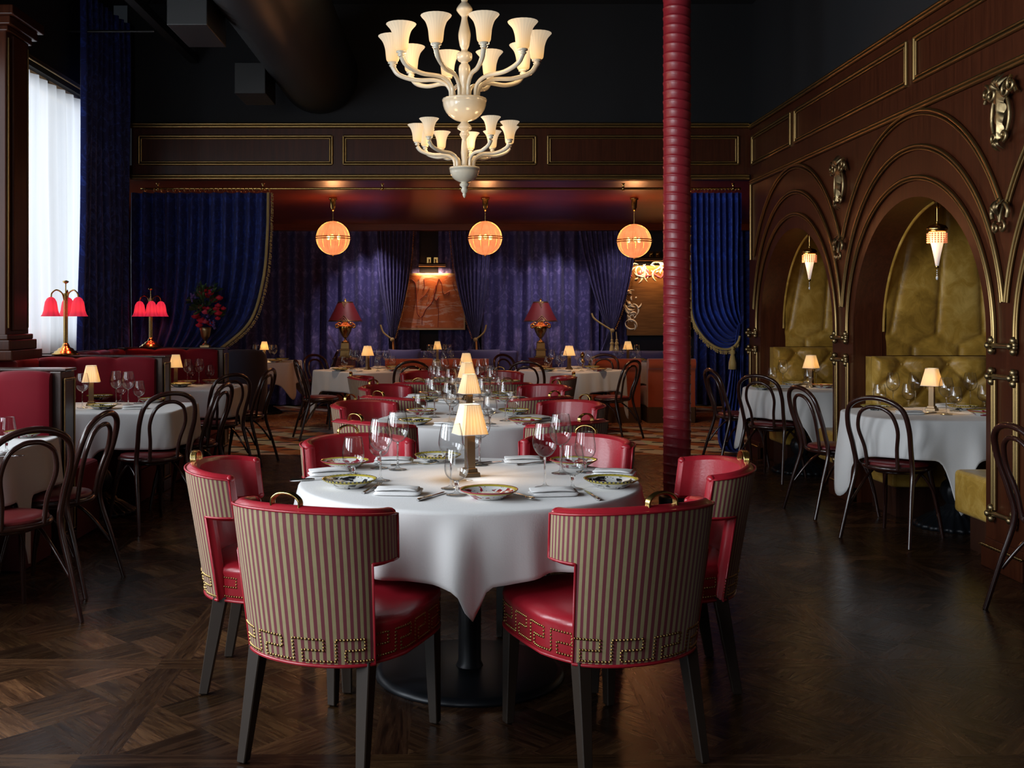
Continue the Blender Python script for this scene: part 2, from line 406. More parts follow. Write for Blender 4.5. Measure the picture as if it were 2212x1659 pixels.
# ------------------------------------------------------------------ floor
YS = 10.6        # plane of the wood soffit and edge of the oak floor
RX = 3.0         # face of the arched wall
def clip_poly(P, n, d):
    out = []
    for i in range(len(P)):
        a, b = P[i], P[(i + 1) % len(P)]; da = a[0] * n[0] + a[1] * n[1] - d; db = b[0] * n[0] + b[1] * n[1] - d
        if da <= 0: out.append(a)
        if (da < 0 < db) or (db < 0 < da):
            t = da / (da - db); out.append((a[0] + (b[0] - a[0]) * t, a[1] + (b[1] - a[1]) * t))
    return out
def clip_rect(P, x0, x1, y0, y1):
    for n, d in (((1, 0), x1), ((-1, 0), -x0), ((0, 1), y1), ((0, -1), -y0)):
        if len(P) < 3: return []
        P = clip_poly(P, n, d)
    return P if len(P) > 2 else []
def flat_floor(name, polys, mat, z=0.0):
    """polys: (points, grain direction, tone)"""
    vs, fs, uv, tn = [], [], [], []
    for P, g, c in polys:
        b = len(vs); vs += [(x, y, z) for x, y in P]; fs.append(tuple(range(b, b + len(P)))); tn.append(c)
        ca, sa = cos(g), sin(g); o = rnd(0, 40), rnd(0, 40)
        uv += [(x * ca + y * sa + o[0], -x * sa + y * ca + o[1]) for x, y in P]
    me = bpy.data.meshes.new(name); me.from_pydata(vs, [], fs); me.materials.append(mat)
    lay = me.uv_layers.new(name='grain'); lay.data.foreach_set('uv', [q for p in uv for q in p])
    at = me.attributes.new('tone', 'FLOAT_COLOR', 'FACE')
    for i, c in enumerate(tn): at.data[i].color = (*c, 1)
    o = bpy.data.objects.new(name, me); COL.objects.link(o); return struct(o)
def tone():
    k = rnd(.4, 1.1) * (1.9 if rnd(0, 1) < .2 else 1); return (k, k * rnd(.93, 1.05), k * rnd(.85, 1.05))
polys = []
PW, BW = .93, .115
for i in range(-5, 7):
    for j in range(-4, 14):
        x0, y0 = -.27 + i * PW, 3.22 - 1.0 * PW + (j - 2) * PW
        if x0 > 4.7 or y0 > YS: continue
        def put(P, g, lim=(-4.6, 4.6, -2.0, YS)):
            P = clip_rect(P, *lim)
            if P: polys.append((P, g, tone()))
        put([(x0, y0), (x0 + PW, y0), (x0 + PW, y0 + BW), (x0, y0 + BW)], 0)
        put([(x0, y0 + BW), (x0 + BW, y0 + BW), (x0 + BW, y0 + PW), (x0, y0 + PW)], pi / 2)
        ax, bx, ay, by = x0 + BW, x0 + PW, y0 + BW, y0 + PW; cx, cy = (ax + bx) / 2, (ay + by) / 2; q = .272; w = q / 2
        for a in range(-4, 5):
            for b in range(-4, 5):
                for k in range(2):
                    if (a + b) % 2: R = [(a * q, b * q + k * w), (a * q + q, b * q + k * w), (a * q + q, b * q + k * w + w), (a * q, b * q + k * w + w)]; g = pi / 4
                    else: R = [(a * q + k * w, b * q), (a * q + k * w + w, b * q), (a * q + k * w + w, b * q + q), (a * q + k * w, b * q + q)]; g = 3 * pi / 4
                    P = [(cx + (x - y) * .7071, cy + (x + y) * .7071) for x, y in R]
                    P = clip_rect(P, ax, bx, ay, by)
                    if P: put(P, g)
flat_floor('floor', polys, M['parquet'])
cream, tan, terra, dark, rust = (.52, .45, .36), (.42, .21, .09), (.33, .10, .035), (.030, .020, .018), (.40, .15, .055)
polys = []
s = .42
for i in range(-12, 12):
    for j in range(15):
        x, y = i * s, YS + j * s; c = (x + s / 2, y + s / 2); e = (i + j) % 2
        A, B, Cc, D = (x, y), (x + s, y), (x + s, y + s), (x, y + s)
        for P, col in (((A, B, c), cream if e else terra), ((B, Cc, c), tan if e else cream), ((Cc, D, c), terra if e else cream), ((D, A, c), cream if e else rust)):
            polys.append((list(P), 0, tuple(q * rnd(.85, 1.1) for q in col)))
flat_floor('floor_mosaic', polys, M['mosaic'])
polys = []
for i in range(-12, 12):
    for j in range(15):
        x, y = i * s, YS + j * s
        for dx, dy, w, h in ((.07, .16, .17, .075), (.24, .36, .16, .07)):
            a, b = x + dx, y + dy
            polys.append(([(a, b), (a + w, b), (a + w + .035, b + h), (a + .035, b + h)], 0, dark))
flat_floor('floor_mosaic_inlay', polys, M['mosaic'], .0015)

# ------------------------------------------------------------------ shell
CEIL = 4.6
def sbox(name, mat, *b):
    return struct(MB().box(*b).build(name, mat))
sbox('ceiling', M['black_paint'], -4.7, 4.7, -2, YS + .1, CEIL, CEIL + .1)
sbox('ceiling_rear', M['mahogany_h'], -4.9, 4.9, YS + .04, 16.75, 2.83, 2.95)
sbox('wall_back', M['navy_wall'], -4.9, 4.9, 16.62, 16.75, 0, 2.95)
sbox('wall_rear_right', M['navy_wall'], 4.8, 4.9, YS + .1, 16.62, 0, 2.83)
sbox('wall_rear_left', M['navy_wall'], -4.9, -4.8, YS + .1, 16.62, 0, 2.83)
sbox('wall_rear_right_return', M['mahogany'], RX + .05, 4.8, YS + .02, YS + .09, 0, 2.83)
sbox('wall_rear_left_return', M['navy_wall'], -4.8, -3.38, YS + .02, YS + .09, 0, 2.83)
sbox('wall_soffit_upper', M['black_paint'], -3.36, RX + .3, YS + .05, YS + .1, 3.36, CEIL)
# mahogany soffit facing the room, with gilded mouldings
sbox('wall_soffit', M['mahogany_h'] if False else M['mahogany'], -3.3, RX + .02, YS, YS + .12, 2.8, 3.36)
sbox('trim_ceiling_step', M['mahogany_h'], -4.8, 4.8, 16.0, 16.2, 2.735, 2.83)
def rail(name, a, b, r=.017, ribs=2, mat='gold', up=(0, 0, 1)):
    """ribbed moulding running from a to b"""
    mb = MB(); u = Vector(up)
    for k in range(ribs):
        o = u * (k - (ribs - 1) / 2) * r * 1.5
        mb.tube([Vector(a) + o, Vector(b) + o], r if k == 0 else r * .8, 6)
    return struct(mb.build(name, M[mat]))
rail('trim_1', (-3.31, YS - .012, 3.35), (RX - .02, YS - .012, 3.35), .018)
rail('trim_2', (-3.31, YS - .012, 2.825), (RX - .02, YS - .012, 2.825), .018)
def frame_mb(mb, p, w, h, r):
    """mitred picture-rail rectangle: p(u,v)->point"""
    for o, rr in ((0, r), (r * 1.7, r * .65)):
        pts = [p(o, o), p(w - o, o), p(w - o, h - o), p(o, h - o)]
        for i in range(4): mb.tube([pts[i], pts[(i + 1) % 4]], rr, 6)
for k, (xa, xb) in enumerate(((-3.225, -1.26), (-1.145, .81), (.935, 2.87))):
    mb = MB(); frame_mb(mb, lambda u, v: (xa + u, YS - .008, 2.955 + v), xb - xa, .285, .014)
    struct(mb.build('trim_%d' % (3 + k), M['gold']))

# ---- right wall with its row of arched alcoves
AC = [2.08, 4.48, 6.88, 9.28]; AW, AB, A0 = .985, .90, 1.29
def arch_h(y):
    for c in AC:
        if abs(y - c) < AW: return A0 + AB * sqrt(max(0, 1 - ((y - c) / AW) ** 2))
    return 0.0
mb = MB(); T = .12
ys = [-2.0]
for c in AC:
    ys += [c - AW] + [c - AW * cos(pi * k / 36) for k in range(1, 36)] + [c + AW]
ys += [YS + .05]
for a, b in zip(ys[:-1], ys[1:]):
    m = (a + b) / 2; solid = arch_h(m) == 0
    za, zb = (0, 0) if solid else (max(arch_h(a), A0), max(arch_h(b), A0))
    mb.add([(RX, a, za), (RX, b, zb), (RX, b, 3.33), (RX, a, 3.33)], [(0, 1, 2, 3)], 0, False)
struct(mb.build('wall_right', M['mahogany']))
sbox('wall_right_upper', M['black_paint'], RX + .03, RX + .1, -2, YS + .05, 3.33, CEIL)
for k, c in enumerate(AC[1:]):
    mb = MB(); XT, X2 = RX + .22, RX + 1.5         # thick arch reveal, then a square recess behind it
    prof = [(c - AW, 0.0)] + [(c - AW * cos(pi * i / 40), A0 + AB * sin(pi * i / 40)) for i in range(41)] + [(c + AW, 0.0)]
    mb.grid([[(RX, y, z), (XT, y, z)] for y, z in prof])
    ya, yb, zc = c - AW - .02, c + AW + .005, 2.5
    mb.box(XT, X2, yb, yb + .05, 0, zc); mb.box(XT, X2, ya - .05, ya, 0, zc); mb.box(X2, X2 + .05, ya - .05, yb + .05, 0, zc); mb.box(XT, X2 + .05, ya - .05, yb + .05, zc, zc + .05)
    struct(mb.build('wall_alcove_%d' % (k + 1), M['mahogany']))
    mb = MB(); mb.tube([(XT + .008, y * .0 + c + (y - c) * .997, z if z <= A0 else A0 + (z - A0) * .997) for y, z in prof[1:-1]], .011, 6); struct(mb.build('trim_reveal_%d' % (k + 1), M['gold_velvet']))
rail('trim_cornice', (RX - .012, -2, 3.335), (RX - .012, YS, 3.335), .016)
rail('trim_frieze', (RX - .012, -2, 2.765), (RX - .012, YS - .03, 2.765), .016)
for k, (ya, yb) in enumerate(((9.32, 10.53), (6.92, 9.2), (4.52, 6.8), (2.1, 4.4))):
    mb = MB(); frame_mb(mb, lambda u, v: (RX - .008, ya + u, 2.94 + v), yb - ya, .285, .015)
    struct(mb.build('trim_frieze_panel_%d' % (k + 1), M['gold']))
rail('trim_corner', (RX - .012, YS - .03, 1.98), (RX - .012, YS - .03, 2.75), .013, 2, up=(0, 1, 0))
n = 0
for c in AC[1:]:
    for a, b in ((1.095, 1.03), (1.205, 1.23), (1.36, 1.455)):
        pts = []
        for i in range(-60, 61):
            th = pi / 2 + (pi / 2) * i / 60; y = a * cos(th); z = A0 + b * sin(th)
            if abs(y) <= 1.193: pts.append((RX - .012, c + y, z))
        lo = 1.24
        if abs(pts[0][1] - c) < 1.15: pts = [(RX - .012, pts[0][1], lo)] + pts + [(RX - .012, pts[-1][1], lo)]
        mb = MB(); mb.tube(pts, .013, 6)
        q = [(RX - .012, c + (p[1] - c) * .98, A0 + (p[2] - A0) * .98) for p in pts]; mb.tube(q, .008, 5)
        n += 1; struct(mb.build('trim_arch_%d' % n, M['gold']))
PIER = [5.68, 8.08, 10.48]
def scroll(c, ux, uy, r, turns, start, sgn, lift):
    """little flat volute in the plane ux,uy around c"""
    return [Vector(c) + Vector(ux) * (sgn * r * (1 - .75 * t) * cos(start + turns * 2 * pi * t)) + Vector(uy) * (r * (1 - .75 * t) * sin(start + turns * 2 * pi * t)) + lift for t in [k / 14 for k in range(15)]]
UY, UZ = Vector((0, 1, 0)), Vector((0, 0, 1)); OUT = Vector((-1, 0, 0))
def leaf(mb, base, d, side, L, W, out, lift=.035):
    rows = []
    for i in range(7):
        t = i / 6; w = W * sin(pi * (t * .85 + .12)); p = base + d * L * t + out * (lift * sin(pi * t))
        rows.append([p + side * w * k + out * (.008 * (1 - abs(k))) for k in (-1, -.5, 0, .5, 1)])
    mb.grid(rows)
def cartouche(y, z, s=1.0, label=''):
    o = Vector((RX - .03, y, z)); t = thing('gilt_cartouche', label, 'wall ornament', o)
    z0 = Vector((0, 0, 0))
    mb = MB(); pts = [z0 + UY * .085 * s * sin(a) + UZ * (-.03 + .12 * cos(a)) * s for a in [2 * pi * k / 28 for k in range(28)]]
    mb.tube(pts, .011 * s, 7, closed=True); mb.build('oval_frame', M['antique'], t)
    for sg in (-1, 1):
        for k in range(2):
            mb = MB(); mb.tube(scroll(z0 + UY * sg * (.07 + .05 * k) * s + UZ * (.085 + .02 * k) * s, UY, UZ, .04 * s, 1.1, pi / 2, sg, OUT * .012), .011 * s, 6); mb.build('scroll', M['antique'], t)
        mb = MB(); mb.tube(catmull([UY * sg * .04 * s + UZ * .1 * s, UY * sg * .1 * s + UZ * .125 * s, UY * sg * .155 * s + UZ * .06 * s], 5), .012 * s, 6); mb.build('scroll', M['antique'], t)
        mb = MB(); mb.tube(scroll(UY * sg * .045 * s - UZ * .135 * s, UY, UZ, .032 * s, 1.0, -pi / 2, sg, OUT * .01), .009 * s, 6)
        mb.build('scroll', M['antique'], t)
    mb = MB()
    for a in (-.9, -.45, 0, .45, .9):
        leaf(mb, UZ * .1 * s, UZ * cos(a) + UY * sin(a), UY * cos(a) - UZ * sin(a), .085 * s, .02 * s, OUT)
    rows = []
    for k in range(41):
        q = k / 40; w = .062 * s * (1 - q) ** .6 * (.55 + .45 * abs(sin(pi * 4.5 * q + .4)) ** .7) + .004; z = (.10 - .24 * q) * s
        rows.append([UY * w * u + UZ * (z - .022 * s * abs(u)) + OUT * (.022 * (1 - abs(u)) ** .8 + .006 * sin(pi * 4.5 * q) * abs(u) + .004) for u in (-1, -.66, -.33, -.08, 0, .08, .33, .66, 1)])
    mb.grid(rows)
    for a in (-.5, 0, .5): leaf(mb, -UZ * .14 * s, -UZ * cos(a) + UY * sin(a), UY, .07 * s, .015 * s, OUT)
    mb.build('acanthus_leaf', M['antique'], t); return t
cartouche(8.08, 2.455, 1.08, 'gilt leafy cartouche on the pier between the two arched alcoves')
cartouche(5.68, 2.53, 1.08, 'gilt leafy cartouche above the front pier, partly cut by the frame')
def fleur(y, z, label):
    t = thing('gilt_fleuron', label, 'wall ornament', (RX - .035, y, z)); z0 = Vector((0, 0, 0))
    for sg in (-1, 1):
        mb = MB()
        mb.tube(catmull([UZ * -.03, UY * sg * .015 + UZ * .02, UY * sg * .05 + UZ * .065, UY * sg * .085 + UZ * .03, UY * sg * .075 - UZ * .01], 5), [.012] * 10 + [.014] * 11, 6); mb.build('scroll', M['antique'], t)
        mb = MB(); mb.tube(scroll(UY * sg * .035 - UZ * .06, UY, UZ, .032, 1.1, pi / 2, -sg, OUT * .005), .010, 6)
        mb.build('scroll', M['antique'], t)
    mb = MB()
    for a in (-.5, 0, .5): leaf(mb, z0, UZ * cos(a) + UY * sin(a), UY, .1, .016, OUT)
    mb.build('petal', M['antique'], t); return t
fleur(8.08, 1.93, 'small gilt scroll fleuron where mouldings meet between the two alcoves')
fleur(5.68, 1.95, 'small gilt scroll fleuron where mouldings meet on the front pier')
def knuckle(y, z, label, w=.115):
    t = thing('gilt_mount', label, 'wall ornament', (RX - .022, y, z)); mb = MB(); mb.tube([UY * -w, UY * w], .014, 8); mb.build('crossbar', M['antique'], t)
    for sg in (-1, 1):
        mb = MB(); c = UY * sg * w
        for d in (UZ, -UZ): mb.ball(c + d * .03, .022, 8); mb.ball(c + d * .008 + UY * sg * .012, .017, 8)
        mb.ball(c + OUT * .02, .02, 8); mb.build('knuckle', M['antique'], t)
    return t
PN = {5.68: 'front pier', 8.08: 'pier between the two alcoves', 10.48: 'corner pier by the blue curtain'}
for p in PIER:
    knuckle(p, 1.243, 'gilt knuckled bracket at the foot of the arch mouldings, ' + PN[p])
    knuckle(p, 1.072, 'gilt knuckled bracket atop the straight mouldings, ' + PN[p])
    knuckle(p, .31, 'gilt knuckled bracket low on the ' + PN[p])
    for sg in (-1, 1):
        rail('trim_pier_%d_%d' % (PIER.index(p) + 1, (sg + 3) // 2), (RX - .01, p + sg * .115, .33), (RX - .01, p + sg * .115, 1.05), .011, 3, up=(0, 1, 0))
    mb = MB(); mb.box(RX - .03, RX + .03, p - .215, p + .215, 0, .115); mb.box(RX - .012, RX + .02, p - .205, p + .205, .115, .16)
    struct(mb.build('baseboard_pier_%d' % (PIER.index(p) + 1), M['mahogany'], bevel=.004))
    mb = MB()
    N = 60
    for ph in (0, pi): mb.tube([(RX - .034 + .005 * cos(k * .9 + ph), p - .215 + .43 * k / N, .121 + .005 * sin(k * .9 + ph)) for k in range(N + 1)], .0045, 5)
    struct(mb.build('trim_rope_%d' % (PIER.index(p) + 1), M['gold']))

# ---- left wall: tall windows, pilaster, ledge
WX = -3.5; WIN = [(.1, 2.2), (2.75, 4.85), (5.4, 7.35), (8.0, 10.15)]; Z0, Z1 = 1.09, 3.47
mb = MB(); yy = -2.0
for a, b in WIN:
    mb.box(WX - .12, WX, yy, a, 0, CEIL); mb.box(WX - .12, WX, a, b, 0, Z0); mb.box(WX - .12, WX, a, b, Z1, CEIL); yy = b
mb.box(WX - .12, WX, yy, YS + .05, 0, CEIL)
struct(mb.build('wall_left', M['black_paint']))
for k, (a, b) in enumerate(WIN):
    mb = MB()
    for q in (Z0, Z1 - .12): mb.box(WX - .11, WX - .06, a, b, q, q + .12)
    for q in (a, b - .05, (a + b) / 2 - .02): mb.box(WX - .11, WX - .06, q, q + .05, Z0, Z1)
    struct(mb.build('window_%d' % (k + 1), M['canvas_edge']))
    rail('trim_window_%d' % (k + 1), (WX + .02, a - .05, Z1 + .06), (WX + .02, b + .05, Z1 + .06), .014, 2)
sbox('trim_window_sill', M['dark_wood'], WX - .06, WX + .06, -1, 10.5, 1.045, 1.085)
# mahogany pilaster between the windows, with stepped base and capital
mb = MB(); px0, px1, py0, py1 = WX + .002, -3.24, 7.5, 7.9
mb.box(px0, px1, py0, py1, 1.09, 3.62)
mb.box(px0, px1 + .022, py0 + .08, py1 - .08, 1.3, 3.45)
for q, (e, za, zb) in enumerate(((.075, 1.088, 1.16), (.045, 1.16, 1.235), (.025, 1.235, 1.275), (.02, 3.46, 3.5), (.05, 3.5, 3.56), (.085, 3.56, 3.63))):
    mb.box(px0, px1 + e, py0 - e, py1 + e, za, zb)
struct(mb.build('trim_pilaster', M['mahogany'], bevel=.008))
mb = MB()
for y in (py0 + .03, py1 - .03): mb.tube([(px1 + .004, y, 1.32), (px1 + .004, y, 3.42)], .008, 6)
struct(mb.build('trim_pilaster_bead', M['gold']))
rail('trim_left_cornice', (WX + .06, -1, 3.66), (WX + .06, 7.55, 3.66), .03, 2, 'mahogany_h')

# ------------------------------------------------------------------ ceiling gear
mb = MB(); dx, dz, dr = -1.39, 3.86, .385
rows = []
for k in range(181):
    y = -1.9 + (YS + 1.94) * k / 180; r = dr + (.012 if k % 2 else 0)
    rows.append([(dx + r * cos(2 * pi * j / 32), y, dz + r * sin(2 * pi * j / 32)) for j in range(32)])
mb.grid(rows, cv=True)
d = thing('spiral_duct', 'black spiral-wound air duct under the dark ceiling', 'air duct'); mb.build('duct_tube', M['black_duct'], d)
mb = MB()
for y in (3, 5.5, 8.0, 10.0):
    mb.tube([(dx, y, dz + dr), (dx, y, CEIL)], .008, 6)
mb.build('hanger_rod', M['black_duct'], d)
for y0, y1, z1, l in ((7.2, 7.8, 4.2, 'black sheet metal branch box beside the duct, the higher one'), (9.4, 9.93, 3.7, 'black sheet metal branch box beside the duct, by the soffit')):
    mb = MB(); mb.box(-2.0, -1.72, y0, y1, 3.42, z1); mb.build('duct_branch_box', M['black_duct'], d, bevel=.006)
t = thing('bar_joist', 'black steel bar joist below the ceiling beside the duct', 'joist')
mb = MB(); mb.box(-2.70, -2.62, 4.0, YS - .02, 3.98, 4.06); mb.build('lower_chord', M['black_duct'], t)
mb = MB(); mb.box(-2.70, -2.62, 4.0, YS - .02, 4.5, 4.58); mb.build('upper_chord', M['black_duct'], t)
mb = MB(); zz = [(-2.66, 4.0 + .45 * k, 4.05 if k % 2 else 4.52) for k in range(15)]; mb.tube(zz, .014, 6); mb.build('web_rod', M['black_duct'], t)
for y, z, l in ((9.4, 3.98, 'thin black conduit crossing above the tall blue curtain'), (8.6, 4.04, 'thin black conduit crossing near the frame top')):
    o = MB().tube([(WX, y, z), (-2.72, y, z)], .012, 8).build('ceiling_conduit', M['black_duct']); tag(o, l, 'conduit', 'ceiling conduits')
# ------------------------------------------------------------------ barrel dining chair (striped back)
def chair_back(phi, h, off=0.0):
    """outer surface of the barrel back, phi from the rear, pushed inwards by off"""
    t = clamp((h - .345) / .465); a = lerp(.252, .276, t ** .8) - off; b = lerp(.170, .187, t) - off; yc = lerp(-.130, -.190, t ** 1.1)
    if abs(phi) <= pi / 2: return Vector((a * sin(phi), yc - b * cos(phi), h))
    return Vector((a * (1 if phi > 0 else -1), yc + (abs(phi) - pi / 2) * (b + off), h))
def seat_outline(k, n=64, grow=0.0, rear=1.0):
    th = 2 * pi * k / n; c, s_ = cos(th), sin(th); e = 2 / 4.2
    x = (abs(c) ** e) * (1 if c >= 0 else -1) * (.255 + grow); y = (abs(s_) ** e) * (1 if s_ >= 0 else -1)
    y = y * (.295 + grow) + .03; 
    x *= lerp(1.0, .93, clamp((y + .1) / .45)); 
    if y < -.06: x *= lerp(1, .80, clamp((-.06 - y) / .21))
    return x, y
def make_barrel_chair():
    t = thing('barrel_chair', 'x', 'chair')
    PL, PT, HB, HM, HT = radians(63), radians(99), .352, .664, .815
    TK = .055
    def crest(phi): return HT + .022 * cos(phi * .9)
    # main mass: outside, inside and rounded edges
    nphi = 48; ph = sorted(set([-PT + 2 * PT * k / nphi for k in range(nphi + 1)] + [-PL, PL]))
    hl = [HB, .40, .45, .52, .59, HM]; hu = [HM, .70, .74, .78, 1.0]
    def col(hs, phi): return [h if h < 1 else crest(phi) - .012 for h in hs]
    def shell(mb, plist, hs, off, flip=False):
        g = [[chair_back(p, h, off) for h in col(hs, p)] for p in plist]
        if flip: g = g[::-1]
        mb.grid(g)
    low = [p for p in ph if -PL - 1e-6 <= p <= PL + 1e-6]
    mb = MB()
    shell(mb, low, hl, .004); shell(mb, ph, hu, .004)
    shell(mb, low, hl, TK, True); shell(mb, ph, hu, TK, True)
    def edge(path):
        """rounded padded edge joining outside and inside along (phi,h) path"""
        rows = []
        for i, (p, h) in enumerate(path):
            o, q = chair_back(p, h, .004), chair_back(p, h, TK); m = (o + q) / 2
            a = Vector(path[max(0, i - 1)] + (0,)); b = Vector(path[min(len(path) - 1, i + 1)] + (0,))
            pa, pb = chair_back(a.x, a.y, TK / 2), chair_back(b.x, b.y, TK / 2); tg = (pb - pa)
            tg = tg.normalized() if tg.length > 1e-6 else Vector((0, 0, 1)); bn = tg.cross((q - o).normalized())
            rows.append([o.lerp(q, k / 6) + bn * (.016 * sin(pi * k / 6)) for k in range(7)])
        mb.grid(rows)
    top = [(p, crest(p) - .012) for p in ph]
    edge(top); edge([(PT, z) for z in (crest(PT) - .012, .75, .70, HM)]); edge([(-PT, z) for z in (HM, .70, .75, crest(PT) - .012)])
    ups = [p for p in ph if p >= PL - 1e-6]
    edge([(p, HM) for p in reversed(ups)]); edge([(-p, HM) for p in ups])
    edge([(PL, z) for z in reversed(hl)]); edge([(-PL, z) for z in hl])
    for p in (-PT, PT):
        for h in (crest(PT) - .012, HM):
            o, q = chair_back(p, h, .004), chair_back(p, h, TK); mb.ball((o + q) / 2, .0262, 10, sy=.62, sz=.62)
    for p in (-PL, PL): o, q = chair_back(p, HM, .004), chair_back(p, HM, TK)
    back = mb.build('backrest', M['red_leather'], t)
    # striped outside cover
    mb = MB()
    for plist, hs in ((low, hl), (ph, hu)):
        P = [[chair_back(p, h, -.001) for h in col(hs, p)] for p in plist]
        A = [[(p * .262 + 5, h, 0) for h in col(hs, p)] for p in plist]
        mb.grid(P, attr=A)
    mb.build('striped_cover', M['stripe'], back)
    mb = MB()
    out = [chair_back(p, h, -.001) for p, h in [(-PL, HB), (-PL, HM), ] + [(-p, HM) for p in ups] + [(-PT, .75)] + top + [(PT, .75)] + [(p, HM) for p in reversed(ups)] + [(PL, HM), (PL, HB)]]
    mb.tube(out, .0045, 5)
    mb.build('piping', M['red_leather'], back)
    # seat: apron and crowned cushion
    mb = MB(); n = 64; prof = [(.346, 0.0), (.352, .004), (.44, .006), (.452, .010), (.468, .006), (.480, -.012), (.486, -.05)]
    rows = [[(*seat_outline(k, n, g), z) for z, g in prof] + [(seat_outline(k, n)[0] * q, seat_outline(k, n)[1] * q + .0, .487 + .006 * (1 - q)) for q in (.55, .02)] for k in range(n)]
    rows = [[(x, y, z) for (x, y, z) in r] for r in rows]
    mb.grid(rows, cu=True); b = len(mb.v); mb.add([(*seat_outline(k, n), .346) for k in range(n)], [tuple(range(n - 1, -1, -1))])
    seat = mb.build('seat', M['red_leather'], t)
    mb = MB(); 
    # bottom welt round apron and back
    welt = []
    for k in range(n):
        x, y = seat_outline(k, n, .005); welt.append(Vector((x, y, .349)))
    mb.tube(welt, .006, 6, closed=True); mb.build('welt', M['red_leather'], seat); mb = MB()
    mb.tube([chair_back(p, .352, -.001) for p in low], .006, 6); mb.build('welt', M['red_leather'], back)
    # greek key in nailheads
    def run(pathfn, L, mb):
        U = .118; H = .068; zb = .366; units = max(1, round(L / U)); u = L / units
        pl = []
        for i in range(units):
            s0 = i * u; pl += [(s0, 0), (s0, 1), (s0 + .72 * u, 1), (s0 + .72 * u, .5), (s0 + .22 * u, .5), (s0 + .22 * u, 0)]
        pl.append((L, 0))
        pts = []; carry = 0.0; step = .0108
        for (a, b), (c, d) in zip(pl[:-1], pl[1:]):
            ln = sqrt((c - a) ** 2 + ((d - b) * H) ** 2)
            while carry < ln:
                f = carry / ln; pts.append((lerp(a, c, f), zb + lerp(b, d, f) * H)); carry += step
            carry -= ln
        for sd, z in pts:
            p, nn = pathfn(sd, z); up = Vector((0, 0, 1)); sdv = nn.cross(up).normalized(); r = .0046; vs = []
            for q in range(6):
                d = sdv * cos(q * pi / 3) + up * sin(q * pi / 3); vs.append(p + d * r)
            for q in range(6):
                d = sdv * cos(q * pi / 3) + up * sin(q * pi / 3); vs.append(p + d * r * .62 + nn * r * .62)
            vs.append(p + nn * r * .8)
            fs = [(q, (q + 1) % 6, 6 + (q + 1) % 6, 6 + q) for q in range(6)] + [(6 + q, 6 + (q + 1) % 6, 12) for q in range(6)]
            mb.add(vs, fs)
    def arc_table(P):
        d = [0.0]
        for a, b in zip(P[:-1], P[1:]): d.append(d[-1] + (b - a).length)
        return d
    def follow(P):
        D = arc_table(P)
        def fn(sd, z):
            sd = clamp(sd, 0, D[-1] - 1e-6)
            i = max(k for k in range(len(D)) if D[k] <= sd); i = min(i, len(P) - 2); f = (sd - D[i]) / max(1e-9, D[i + 1] - D[i])
            p = P[i].lerp(P[i + 1], f); tg = (P[i + 1] - P[i]).normalized(); nn = tg.cross(Vector((0, 0, 1)))
            return Vector((p.x, p.y, z)), nn
        return fn, D[-1]
    mb = MB(); lowd = [-PL + 2 * PL * k / 60 for k in range(61)]
    fn, L = follow([Vector((*chair_back(p, .40, -.002).xy, 0)) for p in lowd])
    def on_back(sd, z):
        p = lerp(-PL, PL, clamp(sd / L)); q, r_ = chair_back(p, z, -.0015), chair_back(p + .01, z, -.0015); return q, (r_ - q).normalized().cross(Vector((0, 0, 1)))
    run(on_back, L, mb); mb.build('nailhead_stud_trim', M['nail'], back); mb = MB()
    e = chair_back(PL, .40, 0); pts = [Vector((*seat_outline(k, 256, .0055), 0)) for k in range(-128, 128)]
    fr = [p for p in pts if p.y > e.y + .0]; fr.sort(key=lambda p: atan2(p.y - .0, p.x) if p.x > 0 or p.y > 0 else atan2(p.y, p.x) + 2 * pi)
    fn, L = follow(fr); run(fn, L, mb)
    mb.build('nailhead_stud_trim', M['nail'], seat)
    # handle on the crest
    mb = MB(); hp = [chair_back(a, crest(a) + z, TK * .5) for a, z in ((-.2, -.004), (-.19, .018), (-.11, .034), (0, .039), (.11, .034), (.19, .018), (.2, -.004))]
    cv = catmull(hp, 5)
    for o in (-.008, -.0027, .0027, .008): mb.tube([p + Vector((0, o, 0)) for p in cv], .0042, 6)
    mb.build('handle', M['brass'], back)
    for sx, sy, ex, ey in ((-1, -1, -.018, -.06), (1, -1, .018, -.06), (-1, 1, -.008, .012), (1, 1, .008, .012)):
        x, y = sx * .195, (.255 if sy > 0 else -.205); mb = MB()
        mb.taper((x + ex, y + ey, 0.004), (x, y, .36), .030, .034, .046, .052); mb.taper((x + ex, y + ey, 0.0), (x + ex, y + ey, .006), .022, .024, .022, .024)
        mb.build('leg', M['leg'], t, bevel=.003, seg=1)
    return t
BC = make_barrel_chair()
LB = 'striped-back red chair, '
def barrel(x, y, hd, where, grp):
    place(BC, (x, y, 0), -radians(hd), LB + where, grp)
ROW = ['frontmost round table', 'second round table', 'third round table', 'rearmost round table']
